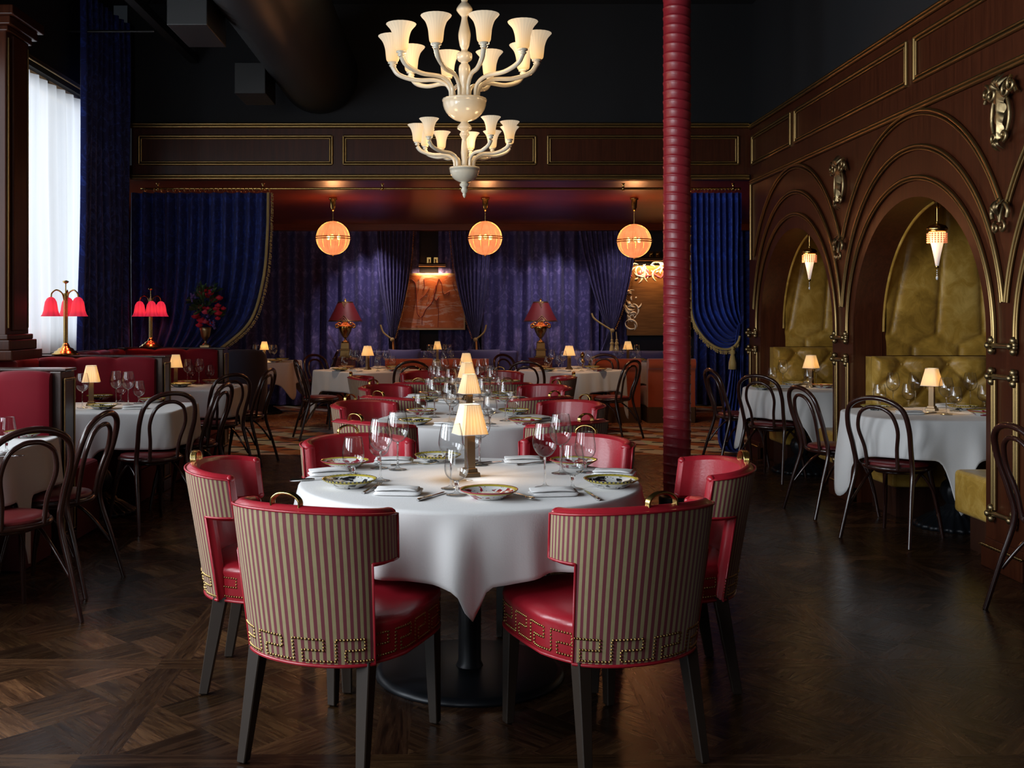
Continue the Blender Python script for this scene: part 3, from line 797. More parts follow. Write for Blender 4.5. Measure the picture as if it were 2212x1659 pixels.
for dx, hd, sd in ((-1, 24, 'window side'), (1, -24, 'alcove side')):
    c = .054
    barrel(c + dx * .42, 3.43, hd, 'front seat on the %s of the %s' % (sd, ROW[0]), 'chairs at the frontmost table')
    barrel(c + dx * .725, 4.08, dx * -90, 'side seat on the %s of the %s' % (sd, ROW[0]), 'chairs at the frontmost table')
    barrel(c + dx * .435, 4.72, 180 - hd, 'far seat on the %s of the %s' % (sd, ROW[0]), 'chairs at the frontmost table')
    c = .08
    barrel(c + dx * .41, 5.92, dx * -38, 'front seat on the %s of the %s' % (sd, ROW[1]), 'chairs at the second table')
    barrel(c + dx * .53, 6.83, 180 + dx * 50, 'far seat on the %s of the %s' % (sd, ROW[1]), 'chairs at the second table')
    c = .075
    barrel(c + dx * .41, 7.66, dx * -38, 'front seat on the %s of the %s' % (sd, ROW[2]), 'chairs at the third table')
    barrel(c + dx * .50, 8.50, 180 + dx * 50, 'far seat on the %s of the %s' % (sd, ROW[2]), 'chairs at the third table')
    c = .06
    barrel(c + dx * .315, 9.30, dx * -11, 'front seat on the %s of the %s' % (sd, ROW[3]), 'chairs at the rearmost table')
    barrel(c + dx * .72, 9.98, dx * -90, 'side seat on the %s of the %s' % (sd, ROW[3]), 'chairs at the rearmost table')
    barrel(c + dx * .33, 10.64, 180 + dx * 12, 'far seat on the %s of the %s' % (sd, ROW[3]), 'chairs at the rearmost table')

# ------------------------------------------------------------------ bentwood chair
def make_bentwood():
    t = thing('bentwood_chair', 'x', 'chair')
    mb = MB(); mb.lathe([(0, .438), (.19, .438), (.206, .444), (.212, .456), (.206, .468), (.19, .472), (.17, .468)], 36); mb.build('seat_ring', M['bentwood'], t)
    mb = MB(); mb.lathe([(.188, .466), (.196, .474), (.188, .486), (.15, .494), (.0, .497)], 36); mb.build('seat_cushion', M['bentwood_seat'], t)
    hoop = [(-.225, -.285, 0), (-.205, -.225, .22), (-.185, -.165, .44), (-.188, -.19, .58), (-.198, -.235, .72), (-.175, -.268, .83), (-.10, -.288, .885), (0, -.294, .902)]
    hoop = hoop + [(-x, y, z) for x, y, z in hoop[-2::-1]]
    mb = MB(); cv = catmull(hoop, 6); N = len(cv); mb.tube(cv, [lerp(.0125, .016, sstep(0, .2, min(i, N - 1 - i) / N)) for i in range(N)], 10); mb.build('outer_hoop', M['bentwood'], t)
    inn = [(-.098, -.178, .455), (-.105, -.200, .58), (-.128, -.236, .70), (-.105, -.262, .795), (-.055, -.274, .835), (0, -.278, .845)]
    inn = inn + [(-x, y, z) for x, y, z in inn[-2::-1]]
    mb = MB(); mb.tube(catmull(inn, 6), .0122, 9); mb.build('inner_hoop', M['bentwood'], t)
    for sx in (-1, 1):
        mb = MB(); mb.tube(catmull([(sx * .195, .215, 0), (sx * .172, .185, .2), (sx * .148, .140, .40), (sx * .145, .135, .442)], 5), [.0115, .012, .0125, .013, .0135, .014, .0145, .015, .0155, .016, .017, .017, .017, .017, .017, .017], 9); mb.build('front_leg', M['bentwood'], t)
        mb = MB(); mb.tube(catmull([(sx * .178, .185, .16), (sx * .160, .150, .30), (sx * .105, .105, .405), (sx * .02, .10, .425)], 6), .009, 7); mb.build('leg_brace', M['bentwood'], t)
        mb = MB(); mb.tube(catmull([(sx * .205, -.215, .20), (sx * .165, -.12, .34), (sx * .155, -.02, .41), (sx * .15, .06, .428)], 6), .009, 7); mb.build('leg_brace', M['bentwood'], t)
    mb = MB(); mb.tube([(.125 * cos(2 * pi * k / 28), .125 * sin(2 * pi * k / 28), .425) for k in range(28)], .009, 7, closed=True); mb.build('under_ring', M['bentwood'], t)
    return t
BW_ = make_bentwood()
def bent(x, y, hd, lab, grp): place(BW_, (x, y, .012 if y > 13.0 else 0), -radians(hd), lab, grp)
G1, G2, G3 = 'bentwood chairs along the booths', 'bentwood chairs along the alcoves', 'bentwood chairs in the rear room'
W0 = 'dark bentwood chair '
bent(-2.08, 4.80, -48, W0 + 'at the front booth table, cut by the frame edge', G1)
bent(-2.10, 5.43, -84, W0 + 'seen side-on at the far corner of the front booth table', G1)
bent(-2.06, 7.02, -44, W0 + 'turned away at the front corner of the middle booth table', G1)
bent(-1.98, 7.72, -82, W0 + 'seen side-on at the far side of the middle booth table', G1)
bent(-2.13, 9.20, -46, W0 + 'turned away at the front corner of the rear booth table', G1)
bent(-2.05, 9.98, -80, W0 + 'seen side-on beside the navy velvet chair at the rear booth table', G1)
bent(2.70, 9.95, 82, W0 + 'seen side-on by the blue curtain at the rear alcove table', G2)
bent(2.76, 9.06, 44, W0 + 'turned away at the front of the rear alcove table', G2)
bent(2.72, 7.46, 80, W0 + 'seen side-on at the far side of the front alcove table', G2)
bent(2.80, 6.62, 50, W0 + 'turned away at the front of the front alcove table', G2)
bent(2.83, 4.78, 88, W0 + 'of which only the hoop edge shows beside the front pier', G2)
bent(-1.56, 12.02, 72, W0 + 'at the front corner of the table under the first globe', G3)
bent(-1.60, 13.15, 130, W0 + 'at the far corner of the table under the first globe', G3)
bent(-.55, 11.92, -12, W0 + 'in front of the orange chairs at the table under the first globe', G3)
bent(-2.0, 15.05, -92, W0 + 'with lit hoop tips at the corner table by the navy chair', G3)
bent(.84, 11.88, 12, W0 + 'behind the third row table, before the table under the last globe', G3)
bent(.80, 13.20, 135, W0 + 'at the far corner of the table under the last globe', G3)
bent(1.80, 12.02, -50, W0 + 'at the front corner of the table under the last globe', G3)
bent(1.80, 13.22, 205, W0 + 'backing the orange chair at the table under the last globe', G3)

# ------------------------------------------------------------------ tables and cloths
def cloth(name, cx, cy, shape, dropf, label, grp, folds=18, amp=.022, flare=.05, seed=0, mat='linen', z=TH):
    """linen laid over a table; shape(th)->edge radius, dropf(th)->hanging length"""
    mb = MB(); n = 192; prof = []
    rr = random.Random(seed); ph = [rr.uniform(0, 6.28) for _ in range(5)]
    rows = []
    for k in range(n):
        th = 2 * pi * k / n; R = shape(th); e = .004
        n1, n2 = shape(th - e), shape(th + e); tx = n2 * cos(th + e) - n1 * cos(th - e); ty = n2 * sin(th + e) - n1 * sin(th - e)
        l = sqrt(tx * tx + ty * ty); nx, ny = ty / l, -tx / l
        L = dropf(th); x0, y0 = R * cos(th), R * sin(th); r = [(0 if False else x0 * q, y0 * q, z) for q in (.02, .3, .6, .85, .95)]
        for q in range(5):
            a = q / 4 * pi / 2; r.append((x0 + nx * .014 * sin(a) - nx * .006, y0 + ny * .014 * sin(a) - ny * .006, z - .014 * (1 - cos(a))))
        f = .55 * sin(folds * th + ph[0]) + .3 * sin(folds * .61 * th + ph[1]) + .35 * sin(folds * 1.7 * th + ph[2]) * .6
        for q in range(1, 15):
            t = q / 14; w = (flare * t + amp * f * t ** .8 * (1.2 if L > .3 else 1)) * (L / .3) ** .5
            w = max(w, -.012)
            r.append((x0 + nx * (.008 + w), y0 + ny * (.008 + w), z - .014 - (L - .014) * t))
        rows.append(r)
    mb.grid(rows, cu=True)
    b = len(mb.v); mb.add([r[0] for r in rows], [tuple(range(n))])
    o = mb.build(name, M[mat], solid=.003); o.location = (cx, cy, 0)
    return tag(o, label, 'tablecloth', grp)
def round_edge(R): return lambda th: R
def square_edge(hx, hy, rot=0):
    def f(th):
        a = th - rot; p = 14.0
        return 1 / ((abs(cos(a)) / hx) ** p + (abs(sin(a)) / hy) ** p) ** (1 / p)
    return f
def tips(base, *tt):
    def f(th):
        return max([base] + [base + (c - base) * exp(-((abs(((th - radians(a) + pi) % (2 * pi)) - pi)) * s_) ** 2) for a, c, s_ in tt])
    return f
def corner_drop(base, corner, rot, sharp=5.0, only=None):
    def f(th):
        d = min(abs(((th - rot - pi / 4 - k * pi / 2 + pi) % (2 * pi)) - pi) for k in range(4))
        if only and not only(th): return base
        return base + (corner - base) * exp(-(d * sharp) ** 2)
    return f
def table(kind, cx, cy, R, label, grp, base='disc', rb=.38, square=None, rot=0):
    t = thing(kind, label, 'table', (cx, cy, .0068 if cy > 14 else 0), rot, grp)
    mb = MB()
    if square: mb.box(-square[0] + .01, square[0] - .01, -square[1] + .01, square[1] - .01, TH - .035, TH - .014)
    else: mb.lathe([(0, TH - .035), (R - .02, TH - .035), (R - .015, TH - .008), (0, TH - .006)], 48)
    mb.build('tabletop', M['dark_wood'], t)
    mb = MB()
    if base == 'disc':
        mb.lathe([(0, 0), (rb, 0), (rb, .01), (rb - .012, .022), (rb - .03, .026), (.06, .032), (0, .032)], 64); mb.build('base_plate', M['iron'], t)
        mb = MB(); mb.lathe([(.055, .03), (.045, .05), (.045, TH - .06), (.12, TH - .036), (0, TH - .035)], 24); mb.build('pedestal', M['iron'], t)
    else:
        fl = lambda th, z: 1 + .05 * cos(24 * th) * (1 if z < .12 else .3)
        mb.lathe([(0, 0), (rb, 0), (rb, .02), (rb * .97, .03), (rb * .93, .032), (rb * .62, .085), (rb * .5, .095), (rb * .48, .115), (rb * .30, .13), (.05, .16)], 96, flute=fl); mb.build('base_plate', M['iron'], t)
        mb = MB(); mb.lathe([(.05, .15), (.075, .19), (.095, .24), (.08, .29), (.05, .32), (.065, .34), (.045, .37), (.04, TH - .08), (.07, TH - .06), (.12, TH - .036), (0, TH - .035)], 36, flute=lambda th, z: 1 + .05 * cos(10 * th)); mb.build('pedestal', M['iron'], t)
    return t
T1 = (.054, 4.10, .66); T2 = (.08, 6.55, .57); T3 = (.075, 8.20, .52); T4 = (.06, 10.05, .58)
def drop1(th):
    d = ((th + pi / 2 + pi) % (2 * pi)) - pi
    w = .225 + .014 * sin(3 * th + .6) + .010 * sin(7 * th)
    return w + .10 * exp(-(d / .05) ** 2)
TG, CG = 'round tables of the centre row', 'white cloths of the centre row'
for i, (a, b, R) in enumerate((T1, T2, T3, T4)):
    table('round_table', a, b, R, 'round pedestal table with black disc foot, the ' + ROW[i], TG, rb=.37 if i == 0 else .2)
    if i == 0: cloth('tablecloth', a, b, round_edge(R), drop1, 'white linen cloth over the ' + ROW[i], CG, 19, .046, .03, 3)
    else: cloth('tablecloth', a, b, round_edge(R), lambda th: .215 + .015 * sin(3 * th), 'white linen cloth over the ' + ROW[i], CG, 14, .02, .03, 5 + i)
sq = (.5, .5)
for nm, x, y, hx, hy, rot, k, drp in (
    ('under the first globe', -1.06, 12.68, .5, .5, pi / 4, 21, (.24, .60)), ('under the last globe', 1.39, 12.68, .5, .5, pi / 4, 22, (.24, .60)),
    ('in the corner by the navy chair', -2.78, 15.1, .48, .5, 0, 23, (.30, .52)), ('below the dripping painting', -.25, 15.15, .36, .36, 0, 24, (.3, .5)),
    ('below the gold painting', 2.48, 15.15, .36, .36, 0, 25, (.3, .5)),
    ('of the front booth', -2.66, 5.25, .52, .40, 0, 26, (.245, .58)), ('of the middle booth', -2.55, 7.43, .62, .43, 0, 27, (.245, .50)), ('of the rear booth', -2.6, 9.6, .60, .42, 0, 28, (.245, .5))):
    sd = 'booth' in nm
    table('square_table', x, y, 0, 'pedestal table ' + nm, 'booth tables' if sd else 'rear room tables', base='iron', rb=.25, square=(hx - .03, hy - .03), rot=rot)
    cloth('tablecloth', x, y, square_edge(hx, hy, rot), corner_drop(drp[0], drp[1], rot + (atan2(hy, hx) - pi / 4), 6.5) if not sd else tips(drp[0], (-86, drp[1], 6), (-14 if 'front' in nm else 2, drp[1], 12)), 'white cloth with hanging corners over the table ' + nm, 'booth tablecloths' if sd else 'rear room tablecloths', 16, .014, .02, k)
for nm, x, y, sh, k, dr in (('rear', 3.12, 9.42, round_edge(.50), 31, tips(.24, (178, .55, 5), (268, .5, 5))), ('front', 3.33, 6.95, square_edge(.69, .49), 32, tips(.24, (179, .55, 4.5), (246, .58, 9)))):
    if nm == 'front': sh = (lambda th: 1 / ((abs(cos(th)) / .69) ** 3.2 + (abs(sin(th)) / .49) ** 3.2) ** (1 / 3.2))
    table('round_table', x, y, .46, 'round table on ornate cast iron foot in the %s alcove' % nm, 'alcove tables', base='iron', rb=.25)
    cloth('tablecloth', x, y, sh, dr, 'white cloth with long pointed corners on the %s alcove table' % nm, 'alcove tablecloths', 13, .028, .045, k)

# ------------------------------------------------------------------ booths along the windows
BK, BS = 1.085, .465
def channel_back(mb, path, z0=.46, z1=BK, th=.09, ch=.31):
    """padded vertical channels following a path on the floor (list of 2D points, padding to the left of travel)"""
    P = [Vector((x, y, 0)) for x, y in path]; D = [0.0]
    for a, b in zip(P[:-1], P[1:]): D.append(D[-1] + (b - a).length)
    L = D[-1]; n = max(1, round(L / ch)); rows = []; m = n * 10
    for k in range(m + 1):
        s_ = L * k / m; i = min(max(j for j in range(len(D)) if D[j] <= s_ + 1e-9), len(P) - 2); f = (s_ - D[i]) / max(1e-9, D[i + 1] - D[i])
        p = P[i].lerp(P[i + 1], f); tg = (P[i + 1] - P[i]).normalized(); nn = Vector((-tg.y, tg.x, 0)); q = (k % 10) / 10
        bl = (abs(sin(pi * q)) ** .45 if k % 10 else 0.0); a = th * (.62 + .38 * bl); hz = z1 - .018 * (1 - bl)
        prof = [(a, z0), (a, lerp(z0, hz, .5)), (a, hz - .06), (a * .93, hz - .025), (a * .7, hz - .006), (a * .4, hz), (0, hz - .006), (-.0, z0)]
        rows.append([p + nn * o + Vector((0, 0, z)) for o, z in prof])
    mb.grid(rows)
    for r in (rows[0], rows[-1]):
        b = len(mb.v); mb.add(r, [tuple(range(len(r)))], 0, False)
def fringe_strip(mb, path, z0, z1, w=.012):
    P = [Vector((x, y, 0)) for x, y in path]
    for a, b in zip(P[:-1], P[1:]):
        n = max(2, int((b - a).length / .014)); tg = (b - a).normalized(); nn = Vector((tg.y, -tg.x, 0)); rows = []
        for k in range(2 * n + 1):
            p = a.lerp(b, k / (2 * n)) + nn * (w if k % 2 else w * .35); rows.append([p + Vector((0, 0, z0)), p + nn * .002 + Vector((0, 0, (z0 + z1) / 2)), p + Vector((0, 0, z1))])
        mb.grid(rows)
BX, WI = -2.40, WX + .07
def booth(ya, yb, label, near=True):
    """U-shaped velvet banquette between the dividers at ya and yb"""
    t = thing('booth_banquette', label, 'banquette', (0, 0, 0), 0, 'crimson booth banquettes'); w = WI
    path = [(BX, ya), (w + .25, ya), (w + .07, ya + .06), (w, ya + .25), (w, yb - .25), (w + .07, yb - .06), (w + .25, yb), (BX, yb)]
    mb = MB(); channel_back(mb, path[::-1]); mb.build('back_cushion', M['red_velvet'], t)
    D = .50
    mb = MB(); mb.box(w + .1, BX + .03, ya + .1, ya + D, .24, BS); mb.box(w + .1, BX + .03, yb - D, yb - .1, .24, BS); mb.box(w + .1, w + D, ya + D, yb - D, .24, BS)
    mb.build('seat', M['red_velvet'], t, bevel=.03, seg=3)
    mb = MB(); fringe_strip(mb, [(w + D, ya + D), (BX + .02, ya + D), (BX + .02, ya + .1)][::-1], .012, .245); mb.build('bullion_fringe', M['fringe_red'], t); mb = MB(); fringe_strip(mb, [(BX + .02, yb - .1), (BX + .02, yb - D), (w + D, yb - D)][::-1], .012, .245)
    mb.build('bullion_fringe', M['fringe_red'], t); return t
DV = [4.16, 6.31, 8.45, 10.62]
booth(DV[0] + .112, DV[1] - .112, 'crimson channelled velvet booth nearest the camera, cut by the frame')
booth(DV[1] + .112, DV[2] - .112, 'crimson channelled velvet booth in the middle, under the first pink lamp')
booth(DV[2] + .112, DV[3] - .112, 'crimson channelled velvet booth at the rear, under flowers and second pink lamp')
def divider(y, label):
    t = thing('booth_divider', label, 'booth divider', (0, y, 0), 0, 'booth dividers'); mb = MB(); h = .078
    mb.box(WI - .0, BX - .02, -h, h, 0, 1.06); mb.build('core', M['dark_wood'], t)
    mb = MB(); mb.box(BX - .02, BX + .05, -h - .03, h + .03, 0.0, 1.075); mb.box(BX + .05, BX + .062, -h - .03, h + .03, 0, .09); mb.build('end_post', M['dark_wood'], t, bevel=.006)
    mb = MB(); mb.box(BX + .051, BX + .058, -h + .0, h - .0, .12, 1.02); mb.build('raised_panel', M['dark_wood'], t, bevel=.003)
    mb = MB()
    for q in (-1, 1): mb.tube([(BX + .06, q * (h + .004), .11), (BX + .06, q * (h + .004), 1.03)], .005, 5)
    for z in (.11, 1.03): mb.tube([(BX + .06, -h, z), (BX + .06, h, z)], .005, 5)
    mb.build('gilt_bead', M['gold'], t)
    mb = MB(); mb.box(WI - .0, BX + .07, -h - .012, h + .012, 1.076, 1.092); mb.build('cap', M['dark_wood'], t, bevel=.004); return t
for y, l in ((DV[1], 'dark wood booth divider with gilt-beaded end post, nearest the camera'), (DV[2], 'dark wood booth divider under the first pink lamp'), (DV[3], 'dark wood booth divider under the flowers')): divider(y, l)

# ------------------------------------------------------------------ gold velvet alcove seating
def tufted(mb, ux, o, W, H, n_out, nu=110, nv=56, px=.34, pz=.17, depth=.07):
    o, ux, nn = Vector(o), Vector(ux), Vector(n_out); rows = []; btn = []
    for i in range(-1, int(W / px) + 2):
        for j in range(0, int(H / pz) + 1):
            b = ((i + (.5 if j % 2 else 0)) * px + .05, .07 + j * pz)
            if .03 < b[0] < W - .03 and .03 < b[1] < H - .05: btn.append(b)
    for i in range(nu + 1):
        r = []
        for j in range(nv + 1):
            u, v = W * i / nu, H * j / nv; d = min([sqrt((u - a) ** 2 + (v - b) ** 2) for a, b in btn] + [1])
            s1 = (u - .05) / px; s2 = (v - .07) / pz / 2; g = min(abs(((s1 + s2 + .5) % 1) - .5), abs(((s1 - s2 + .5) % 1) - .5))
            h = depth * (clamp(d / .13) ** .6) * (.42 + .58 * clamp(g / .14) ** .6); h *= clamp(min(u, W - u, v + .08, H - v) / .035) ** .5
            r.append(o + ux * u + Vector((0, 0, v)) + nn * (h + .02))
        rows.append(r)
    mb.grid(rows); return [o + ux * a + Vector((0, 0, b)) + nn * .026 for a, b in btn]
def alcove(c, nm, near_bench=True):
    yf = c + AW - .004; x0 = RX + .09
    t = thing('tufted_banquette', 'gold velvet banquette with buttoned back, far side of the %s alcove' % nm, 'banquette', (0, 0, 0), 0, 'gold alcove banquettes')
    mb = MB(); W = 1.36; bt = tufted(mb, (1, 0, 0), (x0, yf - .10, .47), W, .64, (0, -1, 0)); 
    mb.box(x0, x0 + W, yf - .115, yf - .005, .3, 1.105); mb.build('back_cushion', M['gold_velvet'], t)
    mb = MB()
    for b in bt: mb.ball(b, .014, 8, sy=.6)
    mb.build('button_stud', M['gold_velvet'], t)
    mb = MB(); mb.box(RX + .04, x0 + W, yf - .60, yf - .13, .21, .46); mb.build('seat', M['gold_velvet'], t, bevel=.025, seg=3)
    mb = MB(); mb.box(RX + .09, x0 + W, yf - .55, yf - .13, 0, .21); mb.build('plinth', M['dark_wood'], t)
    # pointed padded panel above
    p = thing('padded_arch_panel', 'gold velvet pointed arch panel above the %s alcove seat' % nm, 'upholstered panel', (0, 0, 0), 0, 'gold arch panels')
    xa, xb, z0, z1 = RX + .235, RX + 1.47, 1.112, 2.44; ctr, mid = [], RX + .86
    def seam_x(k, z): return lerp(RX + .615 + .355 * (k - 1), mid, .0) + (mid - (RX + .615 + .355 * (k - 1))) * .30 * (z - 1.2)
    def zig(x): q = (x - (RX + .615)) / .355; return 1.265 - .075 * (1 - abs(((q + .5) % 1) - .5) * 2) * -1 - .075 if False else 1.19 + .075 * (1 - 2 * abs(((q + .5) % 1) - .5))
    rows = []; nu, nv = 96, 80
    for i in range(nu + 1):
        x = lerp(xa, xb, i / nu); r = []
        for j in range(nv + 1):
            z = lerp(z0, z1, j / nv); d = abs(z - zig(x)) * .85
            if z > zig(x): d = min([d] + [abs(x - seam_x(k, z)) for k in range(-1, 5)])
            else: d = min(d, abs(((x - RX - .615 - .1775) / .355 + .5) % 1 - .5) * .355)
            h = .028 * (1 - exp(-d / .025)); r.append((x, yf - .006 - h, z))
        rows.append(r)
    mb = MB(); mb.grid(rows); mb.build('velvet_panel', M['gold_velvet'], p)
    yn = c - AW + .004
    b = thing('velvet_bench', 'gold velvet bench block on the near side of the %s alcove' % nm, 'bench', (0, 0, 0), 0, 'gold alcove benches')
    mb = MB(); mb.box(RX + .035, RX + 1.4, yn + .01, yn + .46, .215, .475); mb.build('seat', M['gold_velvet'], b, bevel=.03, seg=3)
    mb = MB(); mb.box(RX + .11, RX + 1.4, yn + .02, yn + .40, 0, .216); mb.build('plinth', M['dark_wood'], b)
alcove(AC[2], 'front'); alcove(AC[3], 'rear')

# ------------------------------------------------------------------ rear room seating
def slipper(x0, x1, y, label):
    t = thing('slipper_chair', label, 'armless chair', ((x0 + x1) / 2, y, 0), 0, 'orange slipper chairs'); w = (x1 - x0) / 2
    mb = MB(); rows = []
    prof = [(.0, .2), (.0, .60), (-.012, .70), (-.045, .73), (-.062, .78), (-.045, .83), (0, .852), (.06, .84), (.10, .78), (.11, .45), (.11, .2)]
    mb.grid([[(x, y_, z) for y_, z in catmull([(a, b, 0) for a, b in prof], 4) and [(q.x, q.y) for q in catmull([(a, b, 0) for a, b in prof], 4)]] for x in (-w, -w + .02, 0, w - .02, w)])
    cs = [(q.x, q.y) for q in catmull([(a, b, 0) for a, b in prof], 4)]
    for x in (-w, w): mb.add([(x, a, b) for a, b in cs], [tuple(range(len(cs)))], 0, False)
    mb.build('backrest', M['orange_velvet'], t)
    mb = MB(); mb.box(-w, w, .11, .62, .2, .46); mb.build('seat', M['orange_velvet'], t, bevel=.03, seg=3)
    mb = MB(); fringe_strip(mb, [(-w, .6), (-w, 0), (w, 0), (w, .6)], .008, .215, .012); mb.build('bullion_fringe', M['fringe_brown'], t); return t
slipper(-.93, -.30, 13.72, 'burnt orange slipper chair behind the bentwood chair, below the dripping painting')
slipper(-.20, .43, 13.72, 'burnt orange slipper chair half hidden by the lamps of the centre row')
slipper(1.80, 2.43, 13.72, 'burnt orange slipper chair behind the table under the last globe')
slipper(2.53, 3.15, 13.72, 'burnt orange slipper chair partly hidden by the red column')
def wall_sofa(x0, x1, label):
    t = thing('wall_banquette', label, 'banquette', (0, 0, 0), 0, 'violet wall banquettes')
    mb = MB(); mb.box(x0, x1, 15.98, 16.06, .2, .88); mb.build('backrest', M['purple_velvet'], t, bevel=.03, seg=3)
    mb = MB(); mb.box(x0, x1, 15.55, 15.975, .1, .45); mb.build('seat', M['purple_velvet'], t, bevel=.03, seg=3); return t
wall_sofa(-1.3, .95, 'violet blue wall banquette below the dripping painting'); wall_sofa(1.62, 3.5, 'violet blue wall banquette below the gold painting')
def cushion(x, y, z, w, h, rot, label, tilt=.25):
    mb = MB(); rows = []
    for i in range(17):
        u = -1 + i / 8; r = []
        for j in range(17):
            v = -1 + j / 8; k = .5 * (1 - abs(u) ** 2.5) ** .5 * (1 - abs(v) ** 2.5) ** .5 * .2 if abs(u) < 1 and abs(v) < 1 else 0
            q = 1 - .07 * (1 - u * u) * (1 if abs(v) > .9 else 0); r.append((u * w / 2 * (1 - .06 * (1 - v * v)), k, v * h / 2 * (1 - .06 * (1 - u * u))))
        rows.append(r)
    mb.grid(rows); mb.grid([[(a, -b, c) for a, b, c in r] for r in rows][::-1])
    o = mb.build('throw_cushion', M['purple_velvet']); o.location = (x, y, z); o.rotation_euler = (-tilt, 0, rot); return tag(o, label, 'cushion', 'violet cushions')
cushion(-.78, 15.84, .69, .5, .46, .05, 'violet damask cushion beside the tied curtain, before the dripping painting')
cushion(.42, 15.84, .69, .5, .46, -.08, 'violet damask cushion behind the lamp of the rearmost round table')
cushion(1.95, 15.84, .67, .48, .44, -.1, 'violet damask cushion behind the table under the last globe')
cushion(2.95, 15.84, .67, .5, .44, .06, 'violet damask cushion below the gold painting, beside the red column')
t = thing('navy_chair', 'navy velvet high-backed chair with brass nails beside the rear booth', 'chair', (-2.83, 14.0, .007), radians(0))
mb = MB(); rows = []
for i in range(21):
    a = radians(-100 + 10 * i); r = []
    for z, k in ((.1, 1), (.45, 1), (.75, 1.02), (.92, 1.0), (.965, .95), (.965, .8), (.9, .76), (.45, .76)): r.append((.29 * k * sin(a), -.29 * k * cos(a), z - .12 * (abs(a) / 1.75) ** 3 * (1 if z > .5 else 0)))
    rows.append(r)
mb.grid(rows); mb.build('backrest', M['navy_velvet'], t)
mb = MB(); mb.lathe([(.26, .1), (.27, .12), (.27, .4), (.24, .46), (0, .47)], 28); mb.build('seat', M['navy_velvet'], t)
mb = MB(); mb.tube([(.295 * sin(radians(-100)), -.295 * cos(radians(-100)), z) for z in (.12, .5, .82)], .006, 6); mb.build('nailhead_stud_trim', M['brass'], t)
mb = MB(); [mb.taper((x, y, 0), (x, y, .12), .03, .03, .04, .04) for x in (-.2, .2) for y in (-.18, .18)]; mb.build('leg', M['dark_wood'], t)
for x0, x1, y0, y1, l in ((-3.3, -.2, 13.3, 15.3, 'worn persian rug under the rear table by the navy chair'), (1.2, 3.9, 13.3, 15.2, 'worn persian rug under the orange chairs beside the red column')):
    o = MB().box(x0, x1, y0, y1, .002, .006).build('persian_rug', M['rug']); tag(o, l, 'rug', 'persian rugs')
for x, l in ((-1.70, 'red lacquer chest under the urn lamp nearer the windows'), (1.30, 'red lacquer chest under the urn lamp nearer the red column')):
    t = thing('lacquer_chest', l, 'side table', (x, 16.02, 0), 0, 'lamp chests'); mb = MB(); mb.box(-.17, .17, -.14, .14, .04, .75); mb.build('body', M['lacquer'], t, bevel=.006)
    mb = MB(); mb.box(-.185, .185, -.155, .155, .75, .778); mb.build('top', M['lacquer'], t, bevel=.005)
    mb = MB(); mb.ball((0, -.15, .5), .012, 8); mb.build('knob', M['brass'], t)
o = thing('brass_finial', 'small turned brass finial beside the urn lamp nearer the red column', 'ornament', (1.86, 15.3, 0))
mb = MB(); mb.lathe([(0, 0), (.09, 0), (.09, .015), (.015, .03), (.012, .72), (.03, .74), (.035, .76), (.015, .78), (.02, .80), (.033, .83), (.028, .86), (.01, .885), (0, .89)], 16); mb.build('post', M['brass'], o)
# ------------------------------------------------------------------ glassware
WB = [(.0165, .1195), (.030, .130), (.041, .147), (.0462, .166), (.0455, .190), (.040, .220), (.0345, .2435)]
GB = [(.014, .0535), (.026, .060), (.038, .073), (.0435, .092), (.0425, .118), (.0375, .150), (.0345, .166)]
def bowl_pts(b): return [(max(q.x, 0), q.y) for q in catmull([(0.0008, b[0][1] - .004, 0)] + [(r, z, 0) for r, z in b], 4)]
def glass_proto(kind, simple=False):
    w = kind == 'wine_glass'; t = thing(kind, 'x', 'glass')
    foot = [(.0, .0), (.037, .0), (.0385, .0015), (.037, .003), (.02, .006), (.008, .011), (.0045, .020)]
    zt = .1185 if w else .0530; rs = .0036 if w else .006
    stem = [(.0045, .020), (rs, .035), (rs, zt - .018), (.006, zt - .004), (.0, zt)] if w else [(.0055, .018), (rs, .032), (.0075, .044), (.010, zt - .002), (0, zt)]
    n = 14 if simple else 28
    if simple:
        mb = MB(); mb.lathe(foot + stem[1:-1] + bowl_pts(WB if w else GB)[3:], n); mb.build('glass_body', M['glass'], t); return t
    mb = MB(); mb.lathe(bowl_pts(WB if w else GB), n); r, z = (WB if w else GB)[-1]
    mb.tube([(r * cos(2 * pi * k / n), r * sin(2 * pi * k / n), z) for k in range(n)], .0008, 5, closed=True); mb.build('bowl', M['glass'], t)
    mb = MB(); mb.lathe(stem, 12); mb.build('stem', M['stem_glass'], t)
    mb = MB(); mb.lathe(foot, n); mb.build('foot', M['glass'], t); return t
PW_, PG_ = glass_proto('wine_glass'), glass_proto('water_goblet')
FW_, FG_ = glass_proto('wine_glass', True), glass_proto('water_goblet', True)
EPS = .0022
def wine(x, y, lab, grp, far=False, h=TH): place(FW_ if far else PW_, (x, y, h + EPS), rnd(0, 6), lab, grp)
def goblet(x, y, lab, grp, far=False, h=TH): place(FG_ if far else PG_, (x, y, h + EPS), rnd(0, 6), lab, grp)
